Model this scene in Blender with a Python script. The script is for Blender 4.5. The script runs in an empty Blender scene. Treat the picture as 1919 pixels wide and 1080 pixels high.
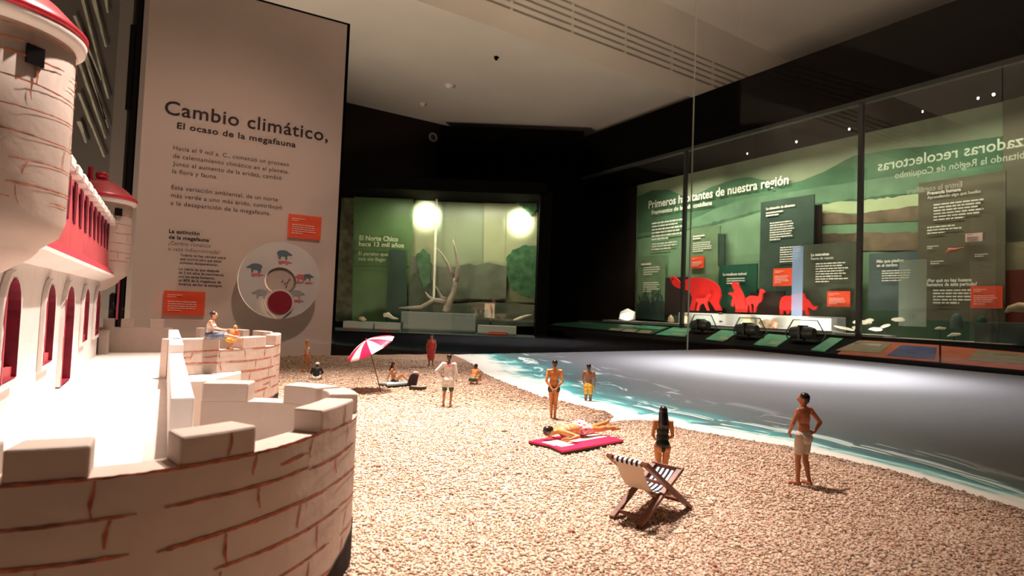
import bpy, bmesh, math, random
import numpy as np
from mathutils import Vector, Matrix, noise
from mathutils.geometry import tessellate_polygon
random.seed(7); rng = np.random.default_rng(7)
SC = bpy.context.scene
COL = SC.collection
PI = math.pi
# Unit: one decimetre of the museum (the figurines are 7.5 cm tall, 0.75 units here).
# ---------------------------------------------------------------- camera
FPX = 1090.0; PITCH = math.atan(43/1090); ROLL = math.radians(2.2); EYE = 1.35
cd = bpy.data.cameras.new('camera'); cam = bpy.data.objects.new('camera', cd); COL.objects.link(cam)
cd.sensor_width = 36; cd.lens = FPX/1919*36; cd.clip_start = 0.05; cd.clip_end = 500
CM = Matrix.Rotation(PI/2+PITCH, 3, 'X') @ Matrix.Rotation(ROLL, 3, 'Z')
cam.matrix_world = Matrix.Translation((0, 0, EYE)) @ CM.to_4x4()
SC.camera = cam
cd.dof.use_dof = True; cd.dof.focus_distance = 6.5; cd.dof.aperture_fstop = 2.0
# ---------------------------------------------------------------- world, exposure
SC.view_settings.view_transform = 'Standard'; SC.view_settings.look = 'None'
SC.view_settings.gamma = 1; SC.view_settings.exposure = 0.0; SC.view_settings.use_curve_mapping = False
w = bpy.data.worlds.new('world'); SC.world = w; w.use_nodes = True
w.node_tree.nodes['Background'].inputs[0].default_value = (0.9, 0.62, 0.48, 1)
w.node_tree.nodes['Background'].inputs[1].default_value = 0.012
SC.cycles.max_bounces = 6; SC.cycles.diffuse_bounces = 3; SC.cycles.glossy_bounces = 3
SC.cycles.transparent_max_bounces = 10; SC.cycles.sample_clamp_indirect = 4; SC.cycles.caustics_reflective = False
SC.cycles.use_denoising = True

def aim(o, target):
    o.rotation_euler = (Vector(target)-o.location).to_track_quat('-Z', 'Y').to_euler()
def spot(name, loc, target, power, col, ang, blend=0.5, size=0.3):
    l = bpy.data.lights.new(name, 'SPOT'); l.energy = power; l.color = col; l.spot_size = math.radians(ang); l.spot_blend = blend; l.shadow_soft_size = size
    o = bpy.data.objects.new(name, l); COL.objects.link(o); o.location = loc; aim(o, target); return o
def area(name, loc, target, power, col, sx, sy, spread=180):
    l = bpy.data.lights.new(name, 'AREA'); l.shape = 'RECTANGLE'; l.size = sx; l.size_y = sy; l.energy = power; l.color = col; l.spread = math.radians(spread)
    o = bpy.data.objects.new(name, l); COL.objects.link(o); o.location = loc; aim(o, target); return o
WARM = (1.0, 0.76, 0.58); NEUT = (1.0, 0.90, 0.82); COOL = (0.93, 0.95, 1.0)
spot('beach_spotlight', (-2.2, 9.6, 17.0), (-1.0, 7.3, 0), 33000, (1, .81, .70), 40, 1.0, 0.35)
spot('castle_spotlight', (1.1, 7.6, 14.0), (-2.6, 4.9, 0.6), 15000, (1, .86, .78), 42, 0.8, 0.2)
spot('sea_spotlight', (8.6, 17.5, 15.0), (6.6, 17.0, 0), 34000, (1, .91, .87), 72, 1.0, 1.2)
spot('sea_spotlight', (9.0, 17.0, 15.0), (7.9, 17.0, 0), 115000, (1, .93, .89), 38, 1.0, 1.2)
spot('text_panel_spotlight', (0.5, 6.0, 16.0), (-10.5, 19.5, 3.4), 6200, (1, .70, .58), 46, 0.9, 0.6)
area('ceiling_fill', (-1.0, -5.0, 0.3), (6.0, 22.0, 27.0), 5200, (1, .75, .56), 7, 7, 62)  # unseen fill behind the camera, added to brighten the ceiling
area('hall_ceiling_fill', (-23.4, 17.2, -9.5), (-4.0, 30.0, 20), 13000, (1, .78, .60), 12, 8, 180)  # fill added out of view to light the lower ceiling

# ---------------------------------------------------------------- pixel -> world helpers (rays of the 1919x1080 photograph)
def ray(x, y):
    return CM @ Vector(((x-959.5)/FPX, (540-y)/FPX, -1.0))
def onz(x, y, z=0.0):
    r = ray(x, y); t = (z-EYE)/r.z; return Vector((r.x*t, r.y*t, z))
class Frame:
    """a vertical plane frame: a = direction to the right as seen from the camera side, n = direction away"""
    def __init__(s, ax, ay):
        l = math.hypot(ax, ay); s.a = Vector((ax/l, ay/l, 0)); s.n = Vector((-ay/l, ax/l, 0))
    def hit(s, x, y, d):
        r = ray(x, y); t = d/(r.x*s.n.x+r.y*s.n.y)
        p = Vector((r.x*t, r.y*t, EYE+r.z*t)); return (p.dot(s.a), p.z)
    def P(s, h, z, d):
        return s.a*h + s.n*d + Vector((0, 0, z))
    def mat(s):   # local x = a, y = up, z = towards the viewer
        return Matrix((s.a, Vector((0, 0, 1)), -s.n)).transposed().to_4x4()
R = Frame(0.528, -0.849)      # the long wall of showcases on the right
B = Frame(0.834, 0.551)       # planes square to it
K = Frame(0.872, 0.490)       # the big text panel
E = Frame(1, 0)               # the small showcase at the back
D1 = Vector((-0.509, 0.861, 0)); M1 = Vector((0.861, 0.509, 0))
def C(u, v, z=0.0):           # castle coordinates
    return D1*u + M1*v + Vector((0, 0, z))

# ---------------------------------------------------------------- materials
MATS = {}
def mat(name, col, rough=0.6, spec=0.5, var=0.0, vscale=8.0, bump=0.0, bscale=40.0, emit=None, estr=0, metal=0, col2=None, dist=0.02):
    m = bpy.data.materials.new(name); m.use_nodes = True; nt = m.node_tree; b = nt.nodes['Principled BSDF']
    b.inputs['Base Color'].default_value = (*col, 1); b.inputs['Roughness'].default_value = rough
    b.inputs['Specular IOR Level'].default_value = spec; b.inputs['Metallic'].default_value = metal
    tc = nt.nodes.new('ShaderNodeTexCoord')
    if var > 0 or col2:
        n = nt.nodes.new('ShaderNodeTexNoise'); n.inputs['Scale'].default_value = vscale; n.inputs['Detail'].default_value = 5
        nt.links.new(tc.outputs['Object'], n.inputs['Vector'])
        r = nt.nodes.new('ShaderNodeValToRGB'); r.color_ramp.elements[0].position = 0.32; r.color_ramp.elements[1].position = 0.68
        c2 = col2 or tuple(min(1, c*(1+var)) for c in col); c1 = col if col2 else tuple(c*(1-var) for c in col)
        r.color_ramp.elements[0].color = (*c1, 1); r.color_ramp.elements[1].color = (*c2, 1)
        nt.links.new(n.outputs['Fac'], r.inputs['Fac']); nt.links.new(r.outputs['Color'], b.inputs['Base Color'])
    if bump > 0:
        n2 = nt.nodes.new('ShaderNodeTexNoise'); n2.inputs['Scale'].default_value = bscale; n2.inputs['Detail'].default_value = 4
        nt.links.new(tc.outputs['Object'], n2.inputs['Vector'])
        bp = nt.nodes.new('ShaderNodeBump'); bp.inputs['Strength'].default_value = bump; bp.inputs['Distance'].default_value = dist
        nt.links.new(n2.outputs['Fac'], bp.inputs['Height']); nt.links.new(bp.outputs['Normal'], b.inputs['Normal'])
    if emit: b.inputs['Emission Color'].default_value = (*emit, 1); b.inputs['Emission Strength'].default_value = estr
    MATS[name] = m; return m
def glass(name, tint=(1, 1, 1), refl=0.05, rough=0.0):
    m = bpy.data.materials.new(name); m.use_nodes = True; nt = m.node_tree; nt.nodes.clear()
    o = nt.nodes.new('ShaderNodeOutputMaterial'); mx = nt.nodes.new('ShaderNodeMixShader')
    t = nt.nodes.new('ShaderNodeBsdfTransparent'); t.inputs[0].default_value = (*tint, 1)
    g = nt.nodes.new('ShaderNodeBsdfGlossy'); g.inputs['Roughness'].default_value = rough
    mx.inputs[0].default_value = refl
    nt.links.new(t.outputs[0], mx.inputs[1]); nt.links.new(g.outputs[0], mx.inputs[2]); nt.links.new(mx.outputs[0], o.inputs[0])
    MATS[name] = m; return m

black = mat('matte_black', (0.003, 0.0025, 0.0025), 0.9, 0.02)
brownblack = mat('dark_brown_board', (0.035, 0.022, 0.018), 0.7, 0.2, 0.2, 0.3)
darkgrey = mat('dark_grey_metal', (0.03, 0.03, 0.03), 0.5, 0.4)
ceilm = mat('ceiling_plaster', (0.62, 0.56, 0.50), 0.9, 0.1, 0.05, 0.2)
slotm = mat('vent_slot', (0.02, 0.015, 0.012), 0.9, 0.05)
plaster = mat('castle_plaster', (0.55, 0.44, 0.375), 0.75, 0.2, 0.05, 5, 0.25, 9)
whitep = mat('white_paint', (0.80, 0.74, 0.70), 0.7, 0.25, 0.03, 6, 0.15, 20)
jointp = mat('red_brown_paint_line', (0.40, 0.12, 0.065), 0.7, 0.2, 0.5, 20)
crimson = mat('crimson_paint', (0.42, 0.035, 0.055), 0.45, 0.4, 0.2, 8, 0.2, 20)
domered = mat('dome_red_gloss', (0.60, 0.025, 0.05), 0.32, 0.5, 0.12, 8)
redwallm = mat('rose_red_paint', (0.47, 0.075, 0.085), 0.6, 0.25, 0.12, 4, 0.15, 15)
darkred = mat('dark_red_recess', (0.10, 0.008, 0.022), 0.7, 0.2)
holem = mat('black_opening', (0.01, 0.008, 0.008), 0.9, 0.05)

# ---------------------------------------------------------------- mesh helpers
class MB:
    def __init__(s): s.v = []; s.f = []; s.m = []
    def add(s, vs, fs, mi=0):
        o = len(s.v); s.v += [tuple(p) for p in vs]; s.f += [tuple(i+o for i in f) for f in fs]; s.m += [mi]*len(fs); return s
    def box(s, c, sx, sy, sz, M=None, mi=0):
        vs = [Vector((x*sx/2, y*sy/2, z*sz/2)) for x in (-1, 1) for y in (-1, 1) for z in (-1, 1)]
        if M is not None: vs = [M @ p for p in vs]
        return s.add([p+Vector(c) for p in vs], [(0, 1, 3, 2), (4, 6, 7, 5), (0, 4, 5, 1), (2, 3, 7, 6), (0, 2, 6, 4), (1, 5, 7, 3)], mi)
    def bar(s, a, b, w, h=None, up=(0, 0, 1), mi=0):
        a = Vector(a); b = Vector(b); h = h or w; d = (b-a).normalized(); x = d.cross(Vector(up))
        if x.length < 1e-4: x = d.cross(Vector((1, 0, 0)))
        x.normalize(); y = x.cross(d)
        vs = [p+x*(i*w/2)+y*(j*h/2) for p in (a, b) for i, j in ((-1, -1), (1, -1), (1, 1), (-1, 1))]
        return s.add(vs, [(0, 3, 2, 1), (4, 5, 6, 7), (0, 1, 5, 4), (1, 2, 6, 5), (2, 3, 7, 6), (3, 0, 4, 7)], mi)
    def tube(s, pts, rad, n=10, mi=0, cap=True):
        pts = [Vector(p) for p in pts]; rs = rad if hasattr(rad, '__len__') else [rad]*len(pts)
        o = len(s.v); px = None
        for i, p in enumerate(pts):
            d = (pts[min(i+1, len(pts)-1)]-pts[max(i-1, 0)]).normalized()
            if px is None: px = d.orthogonal().normalized()
            px = (px-d*px.dot(d)).normalized(); py = d.cross(px)
            for k in range(n):
                a = 2*PI*k/n; s.v.append(tuple(p+(px*math.cos(a)+py*math.sin(a))*rs[i]))
        for i in range(len(pts)-1):
            for k in range(n):
                s.f.append((o+i*n+k, o+i*n+(k+1) % n, o+(i+1)*n+(k+1) % n, o+(i+1)*n+k)); s.m.append(mi)
        if cap:
            s.f.append(tuple(o+k for k in reversed(range(n)))); s.f.append(tuple(o+(len(pts)-1)*n+k for k in range(n))); s.m += [mi, mi]
        return s
    def lathe(s, prof, c=(0, 0, 0), n=32, mi=0, close=False):
        o = len(s.v); c = Vector(c)
        for r, z in prof:
            for k in range(n):
                a = 2*PI*k/n; s.v.append((c.x+r*math.cos(a), c.y+r*math.sin(a), c.z+z))
        for i in range(len(prof)-1):
            for k in range(n):
                s.f.append((o+i*n+k, o+i*n+(k+1) % n, o+(i+1)*n+(k+1) % n, o+(i+1)*n+k)); s.m.append(mi)
        return s
    def prism(s, poly, holes, ext, M, mi=0):
        """poly: 2D outline in local x,y; extruded from z=0 to z=ext; M maps to world"""
        loops = [poly]+list(holes); flat = [p for l in loops for p in l]
        tris = tessellate_polygon([[Vector((p[0], p[1], 0)) for p in l] for l in loops])
        N = len(flat); vs = [M @ Vector((p[0], p[1], 0)) for p in flat]+[M @ Vector((p[0], p[1], ext)) for p in flat]
        fs = [tuple(t) for t in tris]+[tuple(i+N for i in reversed(t)) for t in tris]
        o = 0
        for l in loops:
            n = len(l)
            for i in range(n): a = o+i; b = o+(i+1) % n; fs.append((a, b, b+N, a+N))
            o += n
        return s.add(vs, fs, mi)
    def ell(s, c, r, Mx=None, n=12, mi=0):
        c = Vector(c); o = len(s.v); m = max(6, n//2+2)
        for i in range(m+1):
            th = PI*i/m
            for k in range(n):
                a = 2*PI*k/n; p = Vector((r[0]*math.sin(th)*math.cos(a), r[1]*math.sin(th)*math.sin(a), r[2]*math.cos(th)))
                s.v.append(tuple(c+(Mx @ p if Mx is not None else p)))
        for i in range(m):
            for k in range(n):
                s.f.append((o+i*n+k, o+(i+1)*n+k, o+(i+1)*n+(k+1) % n, o+i*n+(k+1) % n)); s.m.append(mi)
        return s
    def build(s, name, mats, parent=None, smooth=False, fix=True, bevel=0):
        me = bpy.data.meshes.new(name); me.from_pydata(s.v, [], s.f)
        if not isinstance(mats, (list, tuple)): mats = [mats]
        for m in mats: me.materials.append(m)
        if len(mats) > 1: me.polygons.foreach_set('material_index', s.m)
        if fix:
            bm = bmesh.new(); bm.from_mesh(me); bmesh.ops.remove_doubles(bm, verts=bm.verts, dist=1e-5)
            bmesh.ops.recalc_face_normals(bm, faces=bm.faces); bm.to_mesh(me); bm.free()
        if smooth: me.polygons.foreach_set('use_smooth', [True]*len(me.polygons))
        o = bpy.data.objects.new(name, me); COL.objects.link(o)
        if parent is not None: o.parent = parent
        if bevel:
            b = o.modifiers.new('bevel', 'BEVEL'); b.width = bevel; b.segments = 2; b.limit_method = 'ANGLE'; b.angle_limit = math.radians(40)
        return o
def tag(o, label=None, cat=None, group=None, kind=None):
    if label: o['label'] = label
    if cat: o['category'] = cat
    if group: o['group'] = group
    if kind: o['kind'] = kind
    return o
def empty(name, loc=(0, 0, 0), label=None, cat=None, group=None, rz=0, sc=1):
    o = bpy.data.objects.new(name, None); COL.objects.link(o); o.location = loc; o.rotation_euler = (0, 0, rz); o.scale = (sc,)*3; o.empty_display_size = .1
    tag(o, label, cat, group); return o

# ---------------------------------------------------------------- lettering
def text_mesh(body, bold=0.0, space=1.0):
    cu = bpy.data.curves.new('lettering', 'FONT'); cu.body = body; cu.size = 1; cu.offset = bold; cu.space_character = space; cu.extrude = 0.004; cu.resolution_u = 3
    o = bpy.data.objects.new('lettering', cu); COL.objects.link(o)
    dg = bpy.context.evaluated_depsgraph_get(); dg.update()
    me = bpy.data.meshes.new_from_object(o.evaluated_get(dg)); bpy.data.objects.remove(o); bpy.data.curves.remove(cu)
    return me
def lettering(body, F, d, p0, p1, cap, material, parent, bold=0.0, space=1.0, mirror=False):
    """text on plane F at depth d from pixel p0 (baseline start) to pixel column p1; cap = capital height in px"""
    me = text_mesh(body, bold, space)
    n = len(me.vertices); co = np.empty(n*3, dtype=np.float32); me.vertices.foreach_get('co', co); co = co.reshape(-1, 3)
    x0, x1 = co[:, 0].min(), co[:, 0].max()
    h0, z0 = F.hit(p0[0], p0[1], d); h1, _ = F.hit(p1, p0[1], d); _, z1 = F.hit(p0[0], p0[1]-cap, d)
    sx = (h1-h0)/(x1-x0); sy = (z1-z0)/0.70
    if mirror: co[:, 0] = x1+x0-co[:, 0]
    h = h0+(co[:, 0]-x0)*sx; z = z0+co[:, 1]*sy; t = co[:, 2]*0.5+0.012
    a = np.array(F.a); nn = np.array(F.n)
    P = a[None]*h[:, None]+nn[None]*(d-t)[:, None]; P[:, 2] = z
    me.vertices.foreach_set('co', P.astype(np.float32).ravel()); me.update()
    me.materials.clear(); me.materials.append(material)
    o = bpy.data.objects.new('lettering', me); COL.objects.link(o); o.parent = parent; o['kind'] = 'stuff'
    return o
def bars(F, d, x0, x1, y0, y1, n, material, parent, slope=0.0, seed=0, fill=0.5, name='text_lines'):
    """rows of small unreadable print: n rows of word-length dashes between pixel corners"""
    rr = random.Random(seed); mb = MB(); step = (y1-y0)/max(1, n)
    h0, _ = F.hit(x0, (y0+y1)/2, d); h1, _ = F.hit(x1, (y0+y1)/2, d)
    for i in range(n):
        y = y0+step*(i+.5); _, zc = F.hit((x0+x1)/2, y, d); _, zt = F.hit((x0+x1)/2, y-step*fill/2, d); hh = (zt-zc)
        end = h1-(h1-h0)*(rr.uniform(0, .22) if i < n-1 else rr.uniform(.3, .6)); h = h0
        while h < end:
            wl = abs(h1-h0)*rr.uniform(.05, .17); e = min(h+wl, end)
            mb.box(F.P((h+e)/2, zc, d-0.03), e-h, hh*1.9*rr.uniform(.8, 1), 0.01, F.mat().to_3x3())
            h = e+abs(h1-h0)*0.02
    o = mb.build(name, material, parent, fix=False); tag(o, kind='stuff'); return o

exec_order = []
# ================================================================ SETTING: museum hall
ZLOW, ZHIGH = 20.35, 27.5
def slab(name, pts, z0, z1, m, kind='structure', parent=None):
    mb = MB(); mb.prism([(p[0], p[1]) for p in pts], [], z1-z0, Matrix.Translation((0, 0, z0)))
    o = mb.build(name, m, parent)
    if kind: tag(o, kind=kind)
    return o
nC = 33.1    # distance of the bulkhead face that carries the air slots (frame B)
def BP(h, n): v = B.P(h, 0, n); return (v.x, v.y)
slab('ceiling', [BP(-120, nC+.3), BP(150, nC+.3), BP(150, 130), BP(-120, 130)], ZLOW, ZLOW+.3, ceilm)
slab('ceiling_upper', [BP(-120, -60), BP(150, -60), BP(150, nC+.4), BP(-120, nC+.4)], ZHIGH, ZHIGH+.3, ceilm)
# vertical face with long air slots: strips of plaster with gaps, in front of a dark void
tf = empty('trim_1'); tag(tf, kind='structure')
zs = [ZLOW]
face = MB(); x_of = lambda px: B.hit(px, 60, nC)[0]
slots = [(22.0+i*0.52, 22.2+i*0.52) for i in range(5)]
edges = [ZLOW]+[e for s in slots for e in s]+[ZHIGH]
for i in range(0, len(edges), 2):
    face.box(B.P(15, (edges[i]+edges[i+1])/2, nC+.15), 270, edges[i+1]-edges[i], .3, B.mat().to_3x3())
face.build('bulkhead_face', ceilm, tf)
MB().box(B.P(15, 23.3, nC+.55), 270, 3.2, .1, B.mat().to_3x3()).build('air_slot_back', slotm, tf)
for i in range(26):
    h = -60+i*5.4
    MB().box(B.P(h, 23.15, nC+.2), .22, 2.5, .26, B.mat().to_3x3()).build('slot_divider', ceilm, tf)
slab('floor', [(-120, -60), (150, -60), (150, 140), (-120, 140)], -11.3, -11, darkgrey)
def wallbox(name, F, h0, h1, z0, z1, d, t, m, kind='structure', parent=None):
    o = MB().box(F.P((h0+h1)/2, (z0+z1)/2, d+t/2), h1-h0, z1-z0, t, F.mat().to_3x3()).build(name, m, parent)
    if kind: tag(o, kind=kind)
    return o
darkwall = mat('dark_wall_paint', (0.020, 0.014, 0.012), 0.85, 0.1, 0.15, .2)
wallbox('wall_back', B, -120, 110, -11, ZLOW+.1, 54, .6, darkwall)
wallbox('wall_right', R, -120, 60, -11, ZHIGH, 60, .6, black)

# ================================================================ wall showcase on the right
def hz(F, x, y, d): return F.hit(x, y, d)
ivory = mat('ivory_print', (0.85, 0.82, 0.70), 0.6, 0.2)
orange = mat('orange_red_card', (0.80, 0.085, 0.03), 0.5, 0.3)
pinkish = mat('pale_print', (0.90, 0.50, 0.42), 0.6, 0.2)
red_ac = mat('red_acrylic', (0.78, 0.030, 0.028), 0.35, 0.4)
red_ac2 = mat('bright_red_acrylic', (0.95, 0.05, 0.045), 0.35, 0.4)
gA = mat('mural_sky', (0.30, 0.34, 0.22), 0.8, 0.1, 0.12, .25)
gB = mat('mural_hills', (0.095, 0.19, 0.105), 0.8, 0.1, 0.25, .3)
gC = mat('mural_slope', (0.14, 0.245, 0.145), 0.8, 0.1, 0.2, .5)
gD = mat('mural_shore', (0.09, 0.16, 0.09), 0.8, 0.1, 0.3, 1.0)
gE = mat('mural_water', (0.20, 0.33, 0.19), 0.8, 0.1, 0.15, .4)
gF = mat('mural_earth', (0.19, 0.145, 0.095), 0.8, 0.1, 0.4, .6)
gG = mat('mural_pale_water', (0.42, 0.50, 0.28), 0.8, 0.1, 0.1, .5)
bd_dark = mat('board_dark_green', (0.045, 0.072, 0.052), 0.6, 0.2, 0.15, .8)
bd_mid = mat('board_moss', (0.075, 0.085, 0.055), 0.6, 0.2, 0.15, .8)
bd_lite = mat('board_sage', (0.16, 0.24, 0.13), 0.6, 0.2, 0.12, .8)
bd_teal = mat('board_blue_green', (0.02, 0.085, 0.05), 0.6, 0.2, 0.15, .8)
bd_brown = mat('board_umber', (0.145, 0.13, 0.085), 0.6, 0.2, 0.1, .5)
bd_slate = mat('board_slate', (0.10, 0.14, 0.13), 0.6, 0.2, 0.1, .8)
bd_tan = mat('board_tan', (0.30, 0.25, 0.15), 0.6, 0.2, 0.12, 1)
whitepl = mat('white_plinth', (0.72, 0.70, 0.66), 0.6, 0.3)
DG, DBk = 36.0, 42.0
show = empty('display_case', R.P(-10, -11, DG), 'long black built-in showcase along the right wall with a sloping label rail', 'showcase')
inv = Matrix.Translation(-show.location)
def under(o, root):
    o.parent = root; o.matrix_parent_inverse = Matrix.Translation(-Vector(root.location)); return o
h_left = R.hit(1010, 560, DG)[0]; h_right = 6.0
hm0 = R.hit(1193, 450, DBk)[0]
def rbox(name, h0, h1, z0, z1, d0, d1, m, root=show):
    o = MB().box(R.P((h0+h1)/2, (z0+z1)/2, (d0+d1)/2), h1-h0, z1-z0, d1-d0, R.mat().to_3x3()).build(name, m)
    return under(o, root)
rbox('fascia', h_left-6, h_right+8, 14.85, 19.0, DG, DBk+3, black)
rbox('fascia_trim', h_left, h_right+8, 14.72, 14.95, DG-.12, DG+.3, darkgrey)
rbox('base', h_left-2, h_right+8, -11, .45, DG, DBk+.6, black)
rbox('back_wall', h_left-2, h_right+8, .4, 15.4, DBk+.35, DBk+.6, brownblack)
rbox('side_wall', h_left-2.3, h_left-1.9, .4, 15.4, DG, DBk+.5, brownblack)
rbox('case_floor', h_left-1.9, h_right+8, .45, .62, DG+.1, DBk+.3, darkgrey)
rbox('shelf_edge', R.hit(1130, 600, DG+.4)[0], R.hit(1560, 600, DG+.4)[0], .70, .86, DG+.35, DG+1.6, whitepl)
rbox('shelf_edge', R.hit(1566, 622, DG+.4)[0], R.hit(1655, 622, DG+.4)[0], .60, .76, DG+.35, DG+1.9, whitepl)
rbox('shelf_edge', R.hit(1672, 634, DG+.4)[0], R.hit(1898, 640, DG+.4)[0], .52, .66, DG+.35, DG+1.9, whitepl)
# the sloping rail
rail = MB(); hl = h_left-1; hr = h_right+10
prof = [(DG, .45), (30.0, -.22), (30.0, -.95), (30.6, -11), (DG, -11)]
vs = [R.P(h, z, d) for h in (hl, hr) for d, z in prof]
rail.add(vs, [(0, 1, 2, 3, 4), (9, 8, 7, 6, 5)]+[(i, i+5, (i+1) % 5+5, (i+1) % 5) for i in range(5)])
under(rail.build('label_rail', mat('rail_black_brown', (0.004, 0.003, 0.003), 0.8, 0.05)), show)
def rail_z(d): return .45+(d-DG)*(.67/6.0)
def on_rail(x, y):
    """point of the sloping rail top seen at pixel x, y"""
    r = ray(x, y); n = R.n
    t = (rail_z(0)-EYE)/(r.z-(r.x*n.x+r.y*n.y)*(.67/6.0)); return Vector((r.x*t, r.y*t, EYE+r.z*t))
def rail_plate(name, pts, m, lift=.03, th=.05, root=None, label=None):
    N = (R.n*(-.67/6.0)+Vector((0, 0, 1))).normalized()
    P = [on_rail(*p)+N*lift for p in pts]; Q = [p+N*th for p in P]; n = len(P)
    o = MB().add(P+Q, [tuple(range(n)), tuple(range(2*n-1, n-1, -1))]+[(i, (i+1) % n, (i+1) % n+n, i+n) for i in range(n)]).build(name, m)
    if root: under(o, root)
    if label: o['label'] = label
    return o
jade = mat('jade_print', (0.08, 0.36, 0.20), 0.5, 0.3, 0.3, 2); jade2 = mat('pale_jade_print', (0.25, 0.42, 0.25), 0.5, 0.3)
rust = mat('rust_print', (0.55, 0.12, 0.05), 0.5, 0.3, 0.15, 2); indigo = mat('indigo_print', (0.07, 0.08, 0.25), 0.5, 0.3, 0.5, 3)
sand_print = mat('tan_print', (0.30, 0.25, 0.15), 0.5, 0.3, 0.15, 3)
deepgreen = mat('deep_green_print', (0.02, 0.07, 0.035), 0.5, 0.3, 0.3, 3)
def plate_thing(name, label, pts, m, subs, cat='label panel'):
    o = rail_plate(name, pts, m); tag(o, label, cat, 'graphic plates on the label rail')
    for i, (pp, mm) in enumerate(subs):
        c = rail_plate('printed_field' if len(pp) > 3 else 'printed_mark', pp, mm, lift=.085, th=.012); c.parent = o
    return o
q = lambda a, b, c, d: [a, b, c, d]
plate_thing('graphic_plate', 'long dark green graphic plate with three small framed pictures at the rail far end',
    [(1062, 601), (1258, 614), (1222, 628), (1030, 611)], deepgreen,
    [([(1176, 617), (1212, 619.5), (1192, 624), (1160, 622)][:4] if 0 else [(1147, 617), (1168, 618.5), (1160, 622.5), (1139, 621)], sand_print),
     ([(1174, 619), (1196, 620.5), (1188, 625), (1165, 623.5)], sand_print),
     ([(1202, 621), (1223, 622.5), (1216, 627.5), (1193, 626)], sand_print),
     ([(1168, 611), (1215, 614), (1210, 615.5), (1163, 612.5)], jade2),
     ([(1205, 612), (1250, 615.5), (1236, 620), (1190, 616.5)], jade),
     ([(1090, 606), (1110, 607), (1108, 608.5), (1087, 607.5)], bd_slate)])
plate_thing('graphic_plate', 'green graphic plate left of the glass joint on the rail',
    [(1262, 615), (1296, 617), (1283, 633), (1228, 629)], jade, [([(1268, 620), (1290, 621.5), (1284, 625), (1260, 623.5)], jade2), ([(1262, 626), (1282, 627.5), (1278, 631), (1256, 629.5)], jade2)])
plate_thing('graphic_plate', 'jade green plate between the first and second specimen viewer',
    [(1352, 620), (1384, 624), (1356, 642), (1322, 638)], jade, [([(1352, 633), (1368, 635), (1362, 640), (1346, 638.5)], jade2)])
plate_thing('graphic_plate', 'jade green plate between the second and third specimen viewer',
    [(1440, 628), (1484, 632), (1456, 652), (1412, 648)], jade, [([(1448, 641), (1466, 643), (1458, 650), (1438, 648)], jade2)])
plate_thing('graphic_plate', 'narrow green plate right of the third specimen viewer',
    [(1556, 635), (1580, 637), (1546, 661), (1520, 658)], jade, [])
plate_thing('graphic_plate', 'rust red and tan plate with a blue picture strip, right of the dark mullion',
    [(1612, 640), (1760, 650), (1760, 680.5), (1570, 665)], rust,
    [([(1608, 642), (1672, 647), (1648, 666), (1566, 660)], sand_print), ([(1690, 650), (1756, 655), (1752, 678), (1662, 670)], indigo),
     ([(1604, 645), (1652, 649), (1648, 652), (1600, 648)], ivory)])
plate_thing('graphic_plate', 'rust and tan plate at the near end of the rail',
    [(1764, 651), (1960, 668), (1960, 699), (1764, 681.5)], rust,
    [([(1832, 660), (1960, 671), (1960, 690), (1812, 679)], sand_print), ([(1866, 665), (1910, 669), (1906, 673), (1860, 669)], ivory)])
# glass fronts and mullions
gl = glass('showcase_glass', (0.97, 0.99, 0.97), 0.05)
xs = [1030, 1283, 1612, 2140]
hs = [R.hit(x, 400, DG)[0] for x in xs]
for i in range(3):
    mb = MB().box(R.P((hs[i]+hs[i+1])/2, 7.7, DG-.02), abs(hs[i+1]-hs[i])-.1, 14.1, .02, R.mat().to_3x3()); under(mb.build('pane', gl), show)
for x, wd in ((1283, .26), (1612, .26)):
    h = R.hit(x, 400, DG)[0]; rbox('mullion', h-wd/2, h+wd/2, .3, 14.8, DG-.12, DG+.15, darkgrey)
# lamps in the top of the showcase
lampm = mat('lamp_lens', (1, 1, 1), 0.3, 0.5, emit=(1, .97, .92), estr=25)
for (x, y, s, wh) in ((1401, 264, .5, 'the faintest, nearest the far end'), (1493, 240, .9, 'second from the far end'), (1592, 215, .9, 'just left of the right-hand mullion'), (1833, 177, .9, 'left one of the close pair'), (1862, 168, 1.3, 'brightest, right one of the close pair'), (1729, 199, .5, 'alone between mullion and close pair')):
    h, z = R.hit(x, y, 40.4); o = MB().lathe([(0, -.12), (.04*s, -.12), (.05*s, -.06), (.05*s, 0)], (0, 0, 0), 12).build('spot_lamp', lampm)
    p = R.P(h, 0, 40.4); o.location = (p.x, p.y, 14.86); tag(o, 'small spot lamp under the showcase top, '+wh, 'lamp', 'lamps in the showcase top')
for x, e in ((1250, 620), (1400, 620), (1560, 330), (1760, 230), (1960, 230)):
    h = R.hit(x, 400, 38)[0]; p = R.P(h, 14.5, 38.0)
    l = area('showcase_lamp', p, R.P(h, 3.0, 42), e*1.05, (1, .93, .78), 5.0, .5, 130)
# lights that flood the shelf
for x, y, e in ((1180, 500, 330), (1290, 500, 200), (1370, 500, 200), (1450, 500, 200), (1520, 500, 90), (1630, 520, 130)):
    h = R.hit(x, 540, 37.4)[0]; o = spot('shelf_lamp', R.P(h, 13.5, 37.3), R.P(h, 0.8, 38.9), e*30, (1, .92, .82), 26, 1, .1)

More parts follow.
